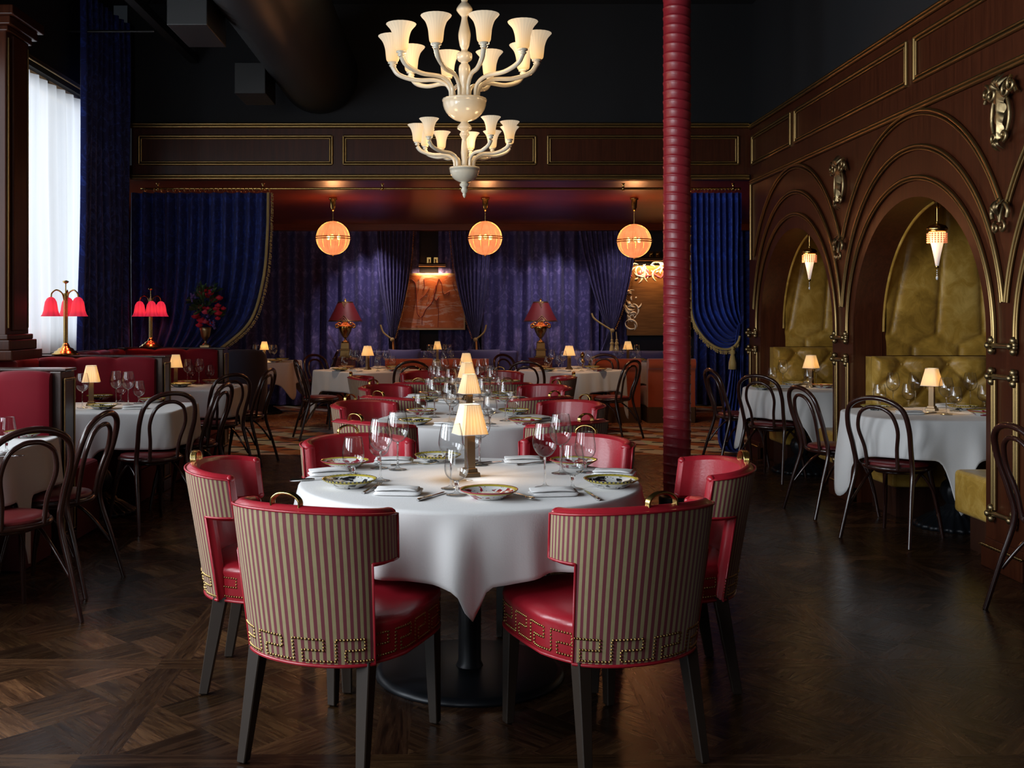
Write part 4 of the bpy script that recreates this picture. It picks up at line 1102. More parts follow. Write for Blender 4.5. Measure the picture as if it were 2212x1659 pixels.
# ------------------------------------------------------------------ plates, cutlery, napkins
def plate_proto(mat):
    mb = MB(); mb.lathe([(0, .012), (.045, .011), (.058, .013), (.078, .021), (.098, .031), (.1035, .0335), (.1045, .0325), (.102, .029), (.08, .016), (.058, .004), (.054, .0), (.05, .0), (.048, .004), (0, .005)], 44)
    o = mb.build('side_plate', mat); return tag(o, 'x', 'plate')
PBK, PRD = plate_proto([M['plate_black']]), plate_proto([M['plate_red']])
def plate(x, y, red, lab, grp): place(PRD if red else PBK, (x, y, TH + EPS), rnd(0, 6), lab, grp)
def knife_proto():
    t = thing('table_knife', 'x', 'cutlery'); mb = MB(); mb.tube([(-.10, 0, .004), (-.09, 0, .0052), (-.05, 0, .005), (-.012, 0, .0045), (0, 0, .004)], [.004, .006, .0055, .0048, .004], 8, flat=1.3); mb.build('handle', M['silver'], t)
    mb = MB(); mb.plate([(0, -.006), (.07, -.008), (.095, -.003), (.10, .003), (.09, .006), (0, .005)], (0, 0, .0028), (1, 0, 0), (0, 1, 0), .0016); mb.build('blade', M['silver'], t); return t
def fork_proto():
    t = thing('table_fork', 'x', 'cutlery'); mb = MB()
    cv = catmull([(-.11, 0, .003), (-.06, 0, .005), (0, 0, .008), (.02, 0, .005), (.04, 0, .003)], 4); mb.tube(cv, [lerp(.0045, .0026, min(1, i / 8)) for i in range(len(cv))], 7, flat=1.5); mb.build('handle', M['silver'], t)
    for k in (-1.5, -.5, .5, 1.5):
        mb = MB(); mb.tube(catmull([(.036, k * .0035, .003), (.052, k * .0058, .003), (.075, k * .0058, .006), (.092, k * .0055, .011)], 4), .0016, 5); mb.build('tine', M['silver'], t)
    return t
def spoon_proto():
    t = thing('dessert_spoon', 'x', 'cutlery'); mb = MB(); mb.tube(catmull([(-.10, 0, .003), (-.05, 0, .006), (.02, 0, .008), (.04, 0, .004)], 4), .003, 7, flat=1.4); mb.build('handle', M['silver'], t)
    mb = MB(); mb.grid([[(.06 + .025 * cos(2 * pi * k / 16) * q, .015 * sin(2 * pi * k / 16) * q, .0035 + .006 * q * q) for q in (.02, .4, .75, 1)] for k in range(16)], cu=True); mb.build('spoon_bowl', M['silver'], t, solid=.0008); return t
KN, FK, SP = knife_proto(), fork_proto(), spoon_proto()
def napkin_proto():
    mb = MB(); rows = []
    for l, (z, e) in enumerate(((.0005, 0), (.0075, .006), (.0145, -.003))):
        L, W = .085 - .003 * l, .052 - .002 * l + e * .3; pts = []
        N = 40
        for k in range(N):
            th = 2 * pi * k / N; c, s_ = cos(th), sin(th); p = .30
            pts.append((L * abs(c) ** p * (1 if c > 0 else -1) + e, W * abs(s_) ** p * (1 if s_ > 0 else -1)))
        prof = [(.96, z), (1.0, z + .002), (1.0, z + .005), (.96, z + .0068)]
        mb.grid([[(x * q, y * q, zz + .003 * sin(9 * x + 40 * y * l) * (1 if l else .2) + .004 * (l > 1) * sin(22 * x + 1)) for q, zz in prof] + [(x * .4, y * .4, z + .0085 + .003 * sin(12 * x)), (x * .01, y * .01, z + .0085)] for x, y in pts], cu=True)
    o = mb.build('folded_napkin', M['napkin']); return tag(o, 'x', 'napkin')
NP = napkin_proto()
def nap(x, y, rz, lab, grp): place(NP, (x, y, TH + EPS + .001), rz, lab, grp)

TN = 'frontmost round table'
for kind, lst in (('w', ((822, 1040, 'window side, before the striped chair arm'), (859, 1016, 'window side, before the far red chair'), (974, 1057, 'just behind the front goblet'), (1036, 1006, 'just behind the lit lamp'), (1177, 1055, 'alcove side, beside the front goblet'), (1211, 1024, 'alcove side, before the red flowered plate'))),
                  ('g', ((763, 1037, 'between the two window-side plates'), (819, 1013, 'window side, behind a tall glass'), (986, 1071, 'front centre before the lamp'), (1019, 997, 'behind the lamp column'), (1237, 1058, 'alcove side, nearest the black flowered plate'), (1264, 1021, 'alcove side, before the far chair')))):
    for px, py, w in lst:
        x, y, z = on_top(px, py)
        if kind == 'w': wine(x, y, 'tall wine glass on the %s, %s' % (TN, w), 'wine glasses on the frontmost table')
        else: goblet(x, y, 'short goblet on the %s, %s' % (TN, w), 'goblets on the frontmost table')
for px, py, red, w in ((755, 1053, 0, 'window side'), (745, 1011, 1, 'far window side, before the chair'), (946, 998, 0, 'far edge, behind the lamp'), (1238, 1009, 1, 'far alcove side, before the chair'), (1320, 1053, 0, 'alcove side'), (1056, 1077, 1, 'front centre')):
    x, y, z = on_top(px, py); plate(x, y, red, '%s flowered porcelain plate on the %s, %s' % ('crimson' if red else 'black', TN, w), 'plates on the frontmost table')
for px, py, rz, w in ((860, 1068, -.12, 'front, between black and crimson plates'), (1194, 1070, .12, 'front, beside the crimson plate'), (1130, 999, .03, 'far edge, beyond the tall glasses'), (850, 1001, -.05, 'far edge, window side'), (712, 1026, .3, 'window side, beside the black plate'), (1326, 1028, -.35, 'alcove side, behind the black plate')):
    x, y, z = on_top(px, py); nap(x, y, rz, 'folded white napkin on the %s, %s' % (TN, w), 'napkins on the frontmost table')
for pr, a, b, w in ((KN, (903, 1084), (960, 1066), 'knife on the %s, between napkin and lamp'), (KN, (656, 1040), (702, 1037), 'knife at the window-side edge of the %s'), (KN, (1040, 1004), (1084, 999), 'knife beyond the lamp of the %s'), (KN, (1288, 1080), (1268, 1066), 'knife beside the front napkin of the %s'),
                    (FK, (778, 1071), (829, 1045), 'fork beside the black window-side plate of the %s'), (FK, (884, 1006), (911, 1005), 'fork at the far napkin of the %s'), (FK, (1150, 1004), (1174, 1002), 'fork beyond the tall glasses of the %s'), (SP, (1112, 1070), (1146, 1082), 'spoon beside the crimson front plate of the %s')):
    p, q = Vector(on_top(*a)), Vector(on_top(*b)); m = (p + q) / 2
    place(pr, (m.x, m.y, TH + EPS), atan2(q.y - p.y, q.x - p.x), 'silver ' + w % TN, 'cutlery on the frontmost table')
def settings(name, cx, cy, rx, ry, angs, far, grp, names, cut=True, rot=0):
    for k, (a, w) in enumerate(zip(angs, names)):
        a = radians(a) + rnd(-.06, .06)
        def at(f, da): 
            X, Y = rx * f * cos(a + da), ry * f * sin(a + da); return cx + X, cy + Y
        x, y = at(.80, 0); plate(x, y, k % 2, '%s flowered plate at the %s of the %s' % ('crimson' if k % 2 else 'black', w, name), 'plates, ' + grp)
        x, y = at(.44, .30); wine(x, y, 'tall wine glass at the %s of the %s' % (w, name), 'wine glasses, ' + grp, far)
        x, y = at(.56, -.42); goblet(x, y, 'short goblet at the %s of the %s' % (w, name), 'goblets, ' + grp, far)
        if cut:
            x, y = at(.78, .50); nap(x, y, a + pi / 2 + rnd(-.2, .2), 'folded white napkin at the %s of the %s' % (w, name), 'napkins, ' + grp)
            if not far:
                x, y = at(.72, -.62 if rx > .45 else -.7); place(KN, (x, y, TH + EPS), a + rnd(-.2, .2), 'silver knife at the %s of the %s' % (w, name), 'cutlery, ' + grp)
Q4 = ['window-side front', 'alcove-side front', 'alcove-side far corner', 'window-side far corner']
settings(ROW[1], T2[0], T2[1], T2[2], T2[2], (-135, -45, 45, 135), False, 'second table', Q4)
settings(ROW[2], T3[0], T3[1], T3[2], T3[2], (-135, -45, 45, 135), False, 'third table', Q4)
settings(ROW[3], T4[0], T4[1], T4[2], T4[2], (-115, -65, 0, 62, 118, 180), True, 'rearmost table', ['window-side front', 'alcove-side front', 'alcove side', 'alcove-side far corner', 'window-side far corner', 'window side'])
settings('table under the first globe', -1.06, 12.68, .55, .55, (-135, -45, 45, 135), True, 'first globe table', Q4)
settings('table under the last globe', 1.39, 12.68, .55, .55, (-135, -45, 45, 135), True, 'last globe table', Q4)
settings('corner table by the navy chair', -2.78, 15.1, .5, .48, (-120, -60, 60, 120), True, 'corner table', Q4)
settings('table below the dripping painting', -.25, 15.15, .36, .36, (-135, -45, 45, 135), True, 'dripping painting table', Q4, False)
settings('table below the gold painting', 2.48, 15.15, .36, .36, (-135, -45, 45, 135), True, 'gold painting table', Q4, False)
def few(name, grp, W, G, P, N, far=False):
    for (px, py), w in W:
        x, y, z = on_top(px, py); wine(x, y, 'tall wine glass on the %s, %s' % (name, w), 'wine glasses, ' + grp, far)
    for (px, py), w in G:
        x, y, z = on_top(px, py); goblet(x, y, 'short goblet on the %s, %s' % (name, w), 'goblets, ' + grp, far)
    for (px, py, red), w in P:
        x, y, z = on_top(px, py); plate(x, y, red, '%s flowered plate on the %s, %s' % ('crimson' if red else 'black', name, w), 'plates, ' + grp)
    for (px, py), w in N:
        x, y, z = on_top(px, py); nap(x, y, rnd(-.3, .3), 'folded white napkin on the %s, %s' % (name, w), 'napkins, ' + grp)
few('middle booth table', 'middle booth', (((178, 882), 'beside the lamp on the window side'), ((251, 874), 'tallest of the aisle-side trio'), ((277, 876), 'aisle side, overlapping another')), (((150, 887), 'at the divider end'), ((261, 868), 'behind the two tall glasses'), ((300, 872), 'nearest the aisle')), (((222, 884, 0), 'before the lamp'), ((216, 863, 0), 'behind the lamp'), ((328, 870, 1), 'at the aisle end')), (((292, 884), 'beside the bentwood chair'),))
few('rear booth table', 'rear booth', (((405, 832), 'beside the lamp'), ((430, 831), 'before the velvet back')), (((413, 825), 'behind the tall glasses'), ((453, 826), 'nearest the aisle')), (((390, 836, 0), 'before the lamp'), ((402, 830, 1), 'behind the lamp'), ((458, 828, 1), 'at the aisle end')), (((488, 836), 'at the aisle edge'),))
few('front booth table', 'front booth', (), (((14, 978), 'cut by the frame edge'),), (((52, 945, 1), 'behind the bentwood hoop'),), ())
place(SP, Vector(on_top(12, 990)) + Vector((0, 0, EPS)), .2, 'silver spoon on the front booth table', 'cutlery, front booth')
few('front alcove table', 'front alcove', (((1929, 880), 'window side of the lamp, behind a goblet'), ((1977, 878), 'just behind the lamp'), ((2044, 897), 'overlapping the lit shade'), ((2096, 880), 'before the gold velvet back')), (((1900, 882), 'half hidden by the bentwood hoop'), ((1962, 880), 'between two tall glasses'), ((2064, 889), 'in front, beside the lamp'), ((2126, 884), 'nearest the front pier')), (((1893, 886, 0), 'at the aisle edge'), ((2080, 886, 0), 'at the wall end'), ((2126, 898, 1), 'beside the front pier')), (((1965, 895), 'before the lamp'), ((2042, 879), 'behind the lamp')))
few('rear alcove table', 'rear alcove', (((1691, 834), 'tallest, on the aisle side'), ((1763, 832), 'behind the lamp')), (((1668, 833), 'nearest the aisle'), ((1747, 838), 'in front of the lamp')), (((1648, 842, 0), 'at the aisle edge'), ((1712, 832, 0), 'in the middle'), ((1780, 838, 1), 'beside the pier')), (((1690, 838), 'at the front edge'), ((1730, 830), 'beside the lamp')))
place(KN, Vector(on_top(2022, 893)) + Vector((0, 0, EPS)), .5, 'silver knife on the front alcove table beside the goblet', 'cutlery, alcove')
# ------------------------------------------------------------------ cordless table lamps
WARM = (1, .60, .26)
def lamp_proto():
    t = thing('table_lamp', 'x', 'lamp'); mb = MB(); mb.taper((0, 0, 0), (0, 0, .018), .068, .068, .064, .064); mb.taper((0, 0, .018), (0, 0, .034), .052, .052, .046, .046); mb.build('base', M['bronze'], t, bevel=.0015, seg=1)
    mb = MB(); mb.taper((0, 0, .033), (0, 0, .172), .034, .034, .033, .033); mb.build('column', M['bronze'], t)
    mb = MB(); n = 15; rows = []
    def ring(w, z):
        out = []
        for s_ in range(4):
            for k in range(n):
                u = -1 + 2 * k / n; p = [(u, -1), (1, u), (-u, 1), (-1, -u)][s_]; g = 1 - .018 * (k % 2); c = .93 + .07 * 0; m = max(1, (abs(p[0]) + abs(p[1])) / 1.78)
                out.append((p[0] * w * g / m, p[1] * w * g / m, z))
        return out
    a, b = ring(.062, .172), ring(.035, .290)
    mb.grid([[p, q] for p, q in zip(a, b)], cu=True, smooth=False); sh = mb.build('lamp_shade', M['lamp_shade'], t)
    mb = MB()
    for w, z in ((.0625, .172), (.0355, .290)): mb.tube(ring(w, z), .0016, 4, closed=True)
    mb.build('shade_binding', M['linen'], sh)
    mb = MB(); mb.tube([(0, 0, .172), (0, 0, .205)], .004, 6); mb.build('socket', M['brass'], t); return t
LP = lamp_proto()
def lamp(x, y, rz, lab, pw=1.1):
    place(LP, (x, y, TH + EPS), rz, 'lit lamp with pleated cream shade ' + lab, 'cordless table lamps'); light('lamp_light', (x, y, TH + .215), pw, WARM, .02)
for px, py, rz, l in ((1015, 1030, .35, 'on the ' + ROW[0]), ):
    x, y, z = on_top(px, py); lamp(x, y, rz, l, 1.6)
lamp(.083, 6.42, .3, 'on the ' + ROW[1]); lamp(.085, 8.06, .35, 'on the ' + ROW[2]); lamp(.10, 10.15, .15, 'on the ' + ROW[3])
lamp(-1.08, 12.72, .9, 'on the table under the first globe'); lamp(1.385, 12.75, .55, 'on the table under the last globe'); lamp(-2.76, 15.0, .1, 'on the corner table by the navy chair', 3)
lamp(-.27, 15.15, .05, 'on the table below the dripping painting'); lamp(2.50, 15.15, .1, 'on the table below the gold painting')
x, y, z = on_top(197, 877); lamp(x, y, .25, 'on the middle booth table'); lamp(-2.62, 9.74, .3, 'on the rear booth table, cut by the divider post')
x, y, z = on_top(2013, 888); lamp(x, y, .8, 'on the front alcove table', 1.5); x, y, z = on_top(1752, 836); lamp(x, y, .75, 'on the rear alcove table', 1.5)

# ------------------------------------------------------------------ pink bell lamps, flowers
def pink_lamp(x, y, a0, lab):
    t = thing('bell_shade_lamp', lab, 'lamp', (x, y, 1.094), 0, 'pink bell shade lamps')
    mb = MB(); mb.lathe([(0, 0), (.108, 0), (.11, .01), (.092, .016), (.088, .03), (.066, .036), (.06, .05), (.034, .062), (.026, .082), (.02, .095), (0, .1)], 36); mb.build('base', M['brass'], t)
    mb = MB(); 
    for k in range(4): mb.tube([(.011 * cos(k * pi / 2), .011 * sin(k * pi / 2), .09), (.011 * cos(k * pi / 2), .011 * sin(k * pi / 2), .50)], .008, 7)
    mb.build('pole', M['brass'], t)
    mb = MB(); mb.tube([(0, 0, .5), (0, 0, .585)], .005, 7); mb.lathe([(0, .575), (.012, .58), (.024, .59), (.024, .598), (.008, .604), (0, .606)], 14); mb.build('finial', M['brass'], t)
    for k in range(3):
        a = a0 + 2 * pi * k / 3; d = Vector((cos(a), sin(a), 0)); mb = MB(); mb.tube(catmull([d * .012 + UZ * .44, d * .03 + UZ * .50, d * .075 + UZ * .525, d * .112 + UZ * .50, d * .12 + UZ * .462], 6), .0065, 7); arm = mb.build('lamp_arm', M['brass'], t)
        mb = MB(); mb.lathe([(.012, .0), (.03, -.012), (.045, -.04), (.052, -.08), (.056, -.11), (.066, -.14), (.078, -.156)], 45, flute=lambda th, z: 1 + .018 * cos(9 * th)); sh = mb.build('bell_shade', M['bell_lit'], arm); sh.location = d * .12 + UZ * .468
        light('bell_light', Vector((x, y, 1.094)) + d * .12 + UZ * .37, .9, (1, .30, .16), .02)
    return t
pink_lamp(-3.17, 8.46, pi / 2 + .22, 'brass lamp with three lit pink bell shades on the middle booth ledge'); pink_lamp(-3.10, 10.58, -pi / 2 + .35, 'brass lamp with three lit pink bell shades by the drawn blue curtain')
t = thing('flower_vase', 'silver footed urn on the rear booth divider under the flowers', 'vase', (-2.55, 10.60, 1.094)); mb = MB()
mb.box(-.045, .045, -.045, .045, 0, .018); mb.lathe([(.0, .018), (.038, .018), (.03, .03), (.012, .045), (.011, .065), (.02, .075), (.045, .11), (.055, .17), (.06, .205), (.056, .205), (.05, .17), (0, .12)], 28); mb.build('urn_body', M['antique'], t)
fb = thing('flower_arrangement', 'tall bouquet of crimson and pink blooms with lilac and greenery', 'flowers', (-2.55, 10.60, 1.094))
R2 = random.Random(5)
def bloom(mb, c, r, m):
    for k in range(3):
        q = r * (1 - .28 * k); rows = []
        for i in range(11):
            th = 2 * pi * i / 10; w = 1 + .12 * sin(5 * th + k); rows.append([c + Vector((q * w * sin(.35 + 1.25 * j / 3) * cos(th), q * w * sin(.35 + 1.25 * j / 3) * sin(th), q * (cos(.35 + 1.25 * j / 3) - .2) * (-.9 if k else -.8) + r * .15 * k)) for j in range(4)])
        mb.grid(rows, mat=m)
    mb.ball(c + UZ * r * .2, r * .5, 8, mat=m)
spots = []
while len(spots) < 46:
    a, z, r = R2.uniform(0, 2 * pi), R2.uniform(0, 1), R2.uniform(.25, 1)
    R = lerp(.15, .185, sin(pi * z)) if z < .75 else lerp(.16, .06, (z - .75) / .25)
    spots.append(Vector((R * r * cos(a), R * r * sin(a), .22 + .38 * z)))
for i, c in enumerate(spots):
    mb = MB(); kind = i % 9; 
    if kind == 0: 
        for k in range(16): mb.ball(c + Vector((R2.uniform(-.03, .03), R2.uniform(-.03, .03), R2.uniform(-.045, .045))), .011, 5)
        mb.build('lilac_bloom', M['lilac'], fb)
    else: bloom(mb, c, R2.uniform(.030, .044), 0); mb.build('pink_bloom' if kind == 3 else 'crimson_bloom', M['rose_pink' if kind == 3 else 'rose'], fb)
mb = MB()
for k in range(46):
    a = R2.uniform(0, 2 * pi); el = R2.uniform(-.3, 1.2); d = Vector((cos(a) * cos(el), sin(a) * cos(el), sin(el))); b = Vector((0, 0, R2.uniform(.34, .52))) + d * .08; d = Vector((d.x, d.y, max(d.z, -.1))); l = R2.uniform(.07, .13); sd = d.orthogonal().normalized()
    mb.tube([b, b + d * l], .0025, 4)
    for j in range(5):
        for sg in (-1, 1): leaf(mb, b + d * l * (.35 + .14 * j), (d + sd * sg).normalized(), sd.cross(d), .045, .009, Vector((0, 0, .2)))
mb.build('foliage', M['leaf'], fb)

# ------------------------------------------------------------------ chandelier
CH = (.062, 7.6)
ch = thing('chandelier', 'two-tier white glass chandelier with lit tulip shades', 'chandelier', (*CH, 0))
rib = lambda th, z: 1 + .025 * cos(16 * th)
mb = MB(); mb.lathe([(.0, 4.59), (.07, 4.59), (.06, 4.55), (.012, 4.52), (.012, 3.90), (.03, 3.86), (.02, 3.80), (.018, 3.76)], 20); mb.build('ceiling_rod', M['milk'], ch)
mb = MB(); prof = [(.018, 3.76), (.028, 3.73), (.022, 3.70), (.034, 3.685), (.055, 3.655), (.056, 3.635), (.034, 3.605), (.022, 3.59), (.024, 3.56), (.040, 3.49), (.044, 3.45), (.034, 3.38), (.022, 3.345), (.05, 3.325), (.056, 3.30), (.05, 3.275), (.024, 3.255), (.036, 3.235), (.042, 3.20), (.036, 3.13), (.020, 3.07), (.024, 3.0), (.0, 2.98)]
mb.lathe([(q.x, q.y) for q in catmull([(a, b, 0) for a, b in prof], 3)], 32, flute=rib); mb.build('upper_stem', M['milk'], ch)
def bowl(name, z, R, h):
    mb = MB(); mb.lathe([(0, z - .02), (R * .9, z - .01), (R * .98, z), (R * 1.03, z + .004), (R * 1.02, z - .012)] + [(R * cos(pi / 2 * k / 8), z - .012 - h * sin(pi / 2 * k / 8)) for k in range(8)] + [(.02, z - .013 - h)], 40, flute=lambda th, zz: 1 + .012 * cos(20 * th)); return mb.build(name, M['milk'], ch)
bowl('upper_bowl', 2.985, .157, .150); bowl('lower_bowl', 2.487, .107, .095)
mb = MB(); mb.lathe([(.02, 2.83), (.03, 2.815), (.052, 2.79), (.05, 2.77), (.024, 2.755), (.036, 2.735), (.03, 2.72), (.018, 2.70), (.022, 2.66), (.026, 2.60), (.02, 2.54), (.022, 2.50), (0, 2.48)], 28, flute=rib); mb.build('lower_stem', M['milk'], ch)
mb = MB(); mb.lathe([(.02, 2.385), (.034, 2.372), (.036, 2.36), (.018, 2.345), (.026, 2.328), (.024, 2.315), (.012, 2.302), (.015, 2.292), (.008, 2.275), (0, 2.268)], 24); mb.build('finial', M['milk'], ch)
def tulip(mb, s, n=40): mb.lathe([(q.x, q.y) for q in catmull([(.026 * s, .0, 0), (.044 * s, .014 * s, 0), (.05 * s, .05 * s, 0), (.056 * s, .10 * s, 0), (.073 * s, .15 * s, 0), (.102 * s, .186 * s, 0), (.106 * s, .192 * s, 0)], 4)], n, flute=lambda th, z: 1 + .012 * cos(22 * th))
mbT = MB(); tulip(mbT, 1.0); mbS = MB(); tulip(mbS, .66, 32); proto = {}
for nm, angs, R, zn, zb, rb, s, key in (('upper_arm', [4 + 36 * k for k in range(10)], .527, 3.265, 2.985, .10, 1.0, 'milk_lit'), ('lower_arm', [20, 58, 137, 180, 212, 240, 278, 308, 345], .345, 2.675, 2.487, .07, .66, 'milk_lit_small')):
    for a in angs:
        a = radians(-a); d = Vector((cos(a), sin(a), 0)); k = R / .527
        cv = catmull([d * rb + UZ * (zb - .01), d * (rb + .012 * k) + UZ * (zb + .09 * k), d * (.20 * k) + UZ * (zb + .145 * k), d * (.36 * k) + UZ * (zb + .15 * k), d * (.48 * k) + UZ * (zb + .19 * k), d * R + UZ * (zn - .03)], 6)
        mb = MB(); mb.tube(cv, [lerp(.013, .019, i / len(cv)) * (k ** .5) for i in range(len(cv))], 10); mb.lathe([(.018 * s, -.035 * s), (.028 * s, -.022 * s), (.018 * s, -.012 * s), (.036 * s, -.006 * s), (.036 * s, .004 * s), (.02 * s, .008 * s)], 18, tuple(d * R + UZ * zn)); arm = mb.build(nm, M['milk'], ch)
        if nm not in proto: proto[nm] = (mbT if s == 1.0 else mbS).build('tulip_shade', M[key], arm); sh = proto[nm]
        else: sh = proto[nm].copy(); COL.objects.link(sh); sh.parent = arm
        sh.location = d * R + UZ * (zn + .002)
for z, pw in ((3.42, 26), (2.80, 12)): light('chandelier_light', (*CH, z), pw, (1, .66, .34), .3) if False else None
for k in range(5):
    a = 2 * pi * k / 5; light('chandelier_light', (CH[0] + .52 * cos(a), CH[1] + .52 * sin(a), 3.5), 1.0, (1, .66, .34), .06); light('chandelier_light', (CH[0] + .40 * cos(a + .3), CH[1] + .40 * sin(a + .3), 3.31), 1.7, (1, .66, .34), .05); light('chandelier_light', (CH[0] + .27 * cos(a), CH[1] + .27 * sin(a), 2.71), .8, (1, .66, .34), .04)

# ------------------------------------------------------------------ globes in the rear room
def globe(x, lab, z=2.345, y=12.45):
    t = thing('pendant_globe', lab, 'pendant lamp', (x, y, 0), 0, 'peach silk pendant globes'); r = .203
    mb = MB(); mb.lathe([(r * sin(pi * j / 24), -r * cos(pi * j / 24)) for j in range(25)], 48, flute=lambda th, q: 1 - .018 * abs(cos(6 * th)) ** 8); g = mb.build('silk_globe', M['globe'], t); g.location = (0, 0, z)
    for a in (.5, 2.6, 4.7):
        mb = MB(); mb.ball((.075 * cos(a), .075 * sin(a), z + .01), .022, 8, sz=1.4); mb.build('bulb', M['bulb'], t)
    light('globe_light', (x, y, z + .03), 60, (1, .58, .32), .08)
    mb = MB()
    for k in range(12):
        a = 2 * pi * k / 12 + pi / 12; mb.tube([(r * .99 * sin(pi * j / 20) * cos(a), r * .99 * sin(pi * j / 20) * sin(a), z - r * .99 * cos(pi * j / 20)) for j in range(21)], .0022, 4)
    mb.build('wire_rib', M['brass'], t)
    for q in (-.012, .012):
        mb = MB(); mb.tube([(.212 * cos(2 * pi * k / 48), .212 * sin(2 * pi * k / 48), z + q) for k in range(48)], .006, 6, closed=True); mb.build('brass_ring', M['brass'], t)
    mb = MB(); mb.lathe([(0, z - r - .02), (.008, z - r - .018), (.012, z - r - .006), (.006, z - r), (0, z - r)], 12); mb.build('bottom_finial', M['brass'], t)
    mb = MB(); mb.tube([(0, 0, z + r - .004), (0, 0, 2.66)], .005, 7); mb.build('hanging_rod', M['brass'], t)
    mb = MB(); mb.lathe([(0, 2.665), (.016, 2.668), (.022, 2.69), (.032, 2.71), (.036, 2.80), (.05, 2.806), (.052, 2.824), (0, 2.828)], 20); mb.build('ceiling_cup', M['brass'], t)
globe(-1.47, 'lit peach silk globe hanging nearest the windows'); globe(.35, 'lit peach silk globe hanging in the middle, behind the chandelier'); globe(2.13, 'lit peach silk globe hanging nearest the red column', 2.31)

# ------------------------------------------------------------------ alcove pendants
def alcove_lamp(x, y, ztop, lab):
    t = thing('crystal_pendant', lab, 'pendant lamp', (x, y, 0), 0, 'alcove pendant lamps'); z = ztop
    mb = MB(); mb.lathe([(0, z - .06), (.018, z - .055), (.016, z - .02), (.024, z - .012), (.026, z), (0, z)], 16); mb.build('ceiling_cup', M['brass'], t)
    mb = MB(); mb.tube([(0, 0, z - .05), (0, 0, z - .165)], .004, 6); mb.ball((0, 0, z - .155), .009, 8); mb.build('hanging_rod', M['brass'], t)
    mb = MB(); mb.lathe([(.0, z - .16), (.02, z - .165), (.055, z - .178), (.068, z - .195), (.066, z - .21), (.045, z - .225), (0, z - .222)], 28); mb.build('dome_cap', M['brass'], t)
    mb = MB(); mb.lathe([(.052, -.0), (.047, -.03), (.036, -.08), (.024, -.14), (.015, -.19), (.010, -.225)], 30, flute=lambda th, q: 1 + .05 * abs(cos(5 * th))); o = mb.build('cone_shade', M['cone_lit'], t); o.location = (0, 0, z - .222)
    mb = MB()
    for k in range(20):
        a = 2 * pi * k / 20
        for j in range(5): mb.ball((.06 * cos(a), .06 * sin(a), z - .232 - .014 * j), .0062, 6)
    mb.build('bead_fringe', M['pink_bead'], t)
    mb = MB(); mb.lathe([(.011, z - .445), (.013, z - .455), (.006, z - .465), (0, z - .466)], 12); mb.build('brass_tip', M['brass'], t)
    mb = MB(); [mb.ball((0, 0, z - .475 - .014 * j), .005, 6) for j in range(3)]; mb.ball((0, 0, z - .525), .009, 8, sz=1.7); mb.build('crystal_drop', M['crystal'], t)
    light('alcove_light', (x - .085, y - .03, z - .30), 1.0, WARM, .03)
alcove_lamp(3.21, 6.95, 2.187, 'lit crystal cone pendant with rose beads in the front alcove'); alcove_lamp(3.19, 9.40, 2.187, 'lit crystal cone pendant with rose beads in the rear alcove')

# ------------------------------------------------------------------ gilt urn lamps
def urn_lamp(x, lab):
    t = thing('urn_lamp', lab, 'lamp', (x, 16.0, .781), 0, 'gilt urn lamps')
    mb = MB(); mb.taper((0, 0, 0), (0, 0, .02), .19, .19, .19, .19); mb.taper((0, 0, .02), (0, 0, .11), .15, .15, .14, .14); mb.taper((0, 0, .11), (0, 0, .13), .165, .165, .165, .165); mb.taper((0, 0, .13), (0, 0, .225), .13, .13, .12, .12); mb.build('pedestal', M['gold'], t, bevel=.004)
    mb = MB(); mb.lathe([(0, .225), (.06, .225), (.055, .245), (.022, .26), (.016, .29), (.024, .30), (.05, .33), (.09, .40), (.108, .46), (.10, .495), (.06, .515), (.045, .53), (.05, .56), (.062, .575), (0, .58)], 32, flute=lambda th, z: 1 + (.03 * cos(14 * th) if z < .40 else 0)); mb.build('urn_body', M['brass'], t)
    for sg in (-1, 1):
        mb = MB(); mb.tube(scroll(UZ * .475 + Vector((sg * .125, 0, 0)), Vector((1, 0, 0)), UZ, .036, 1.15, 0, -sg, Vector((0, 0, 0))), .013, 7); mb.tube(catmull([(sg * .06, 0, .52), (sg * .10, 0, .53), (sg * .15, 0, .50)], 5), .011, 7); mb.build('handle', M['brass'], t)
    mb = MB(); mb.lathe([(.262, .552), (.18, .71), (.112, .855)], 48); mb.build('lamp_shade', M['umber'], t)
    mb = MB()
    for r, z in ((.264, .553), (.256, .565), (.114, .853), (.118, .843)): mb.tube([(r * cos(2 * pi * k / 40), r * sin(2 * pi * k / 40), z) for k in range(40)], .004, 5, closed=True)
    def on(a, z): r = lerp(.266, .116, (z - .552) / .303); return (r * sin(a), -r * cos(a), z)
    for z0, s_ in ((.56, 1), (.85, -1)):
        for w in (.30, .17): mb.tube([on(-w, z0), on(0, z0 + s_ * w * .28), on(w, z0)], .005, 5)
    mb.build('gold_braid_trim', M['gold'], t)
    mb = MB(); mb.tube([(0, 0, .575), (0, 0, .87)], .006, 6); mb.ball((0, 0, .885), .017, 8, sz=1.3); mb.build('finial', M['brass'], t)
    light('urn_light', (x, 16.0, .781 + .68), 8, (1, .72, .52), .04)
urn_lamp(-1.70, 'gilt urn lamp with burgundy shade nearer the windows'); urn_lamp(1.30, 'gilt urn lamp with burgundy shade nearer the red column')
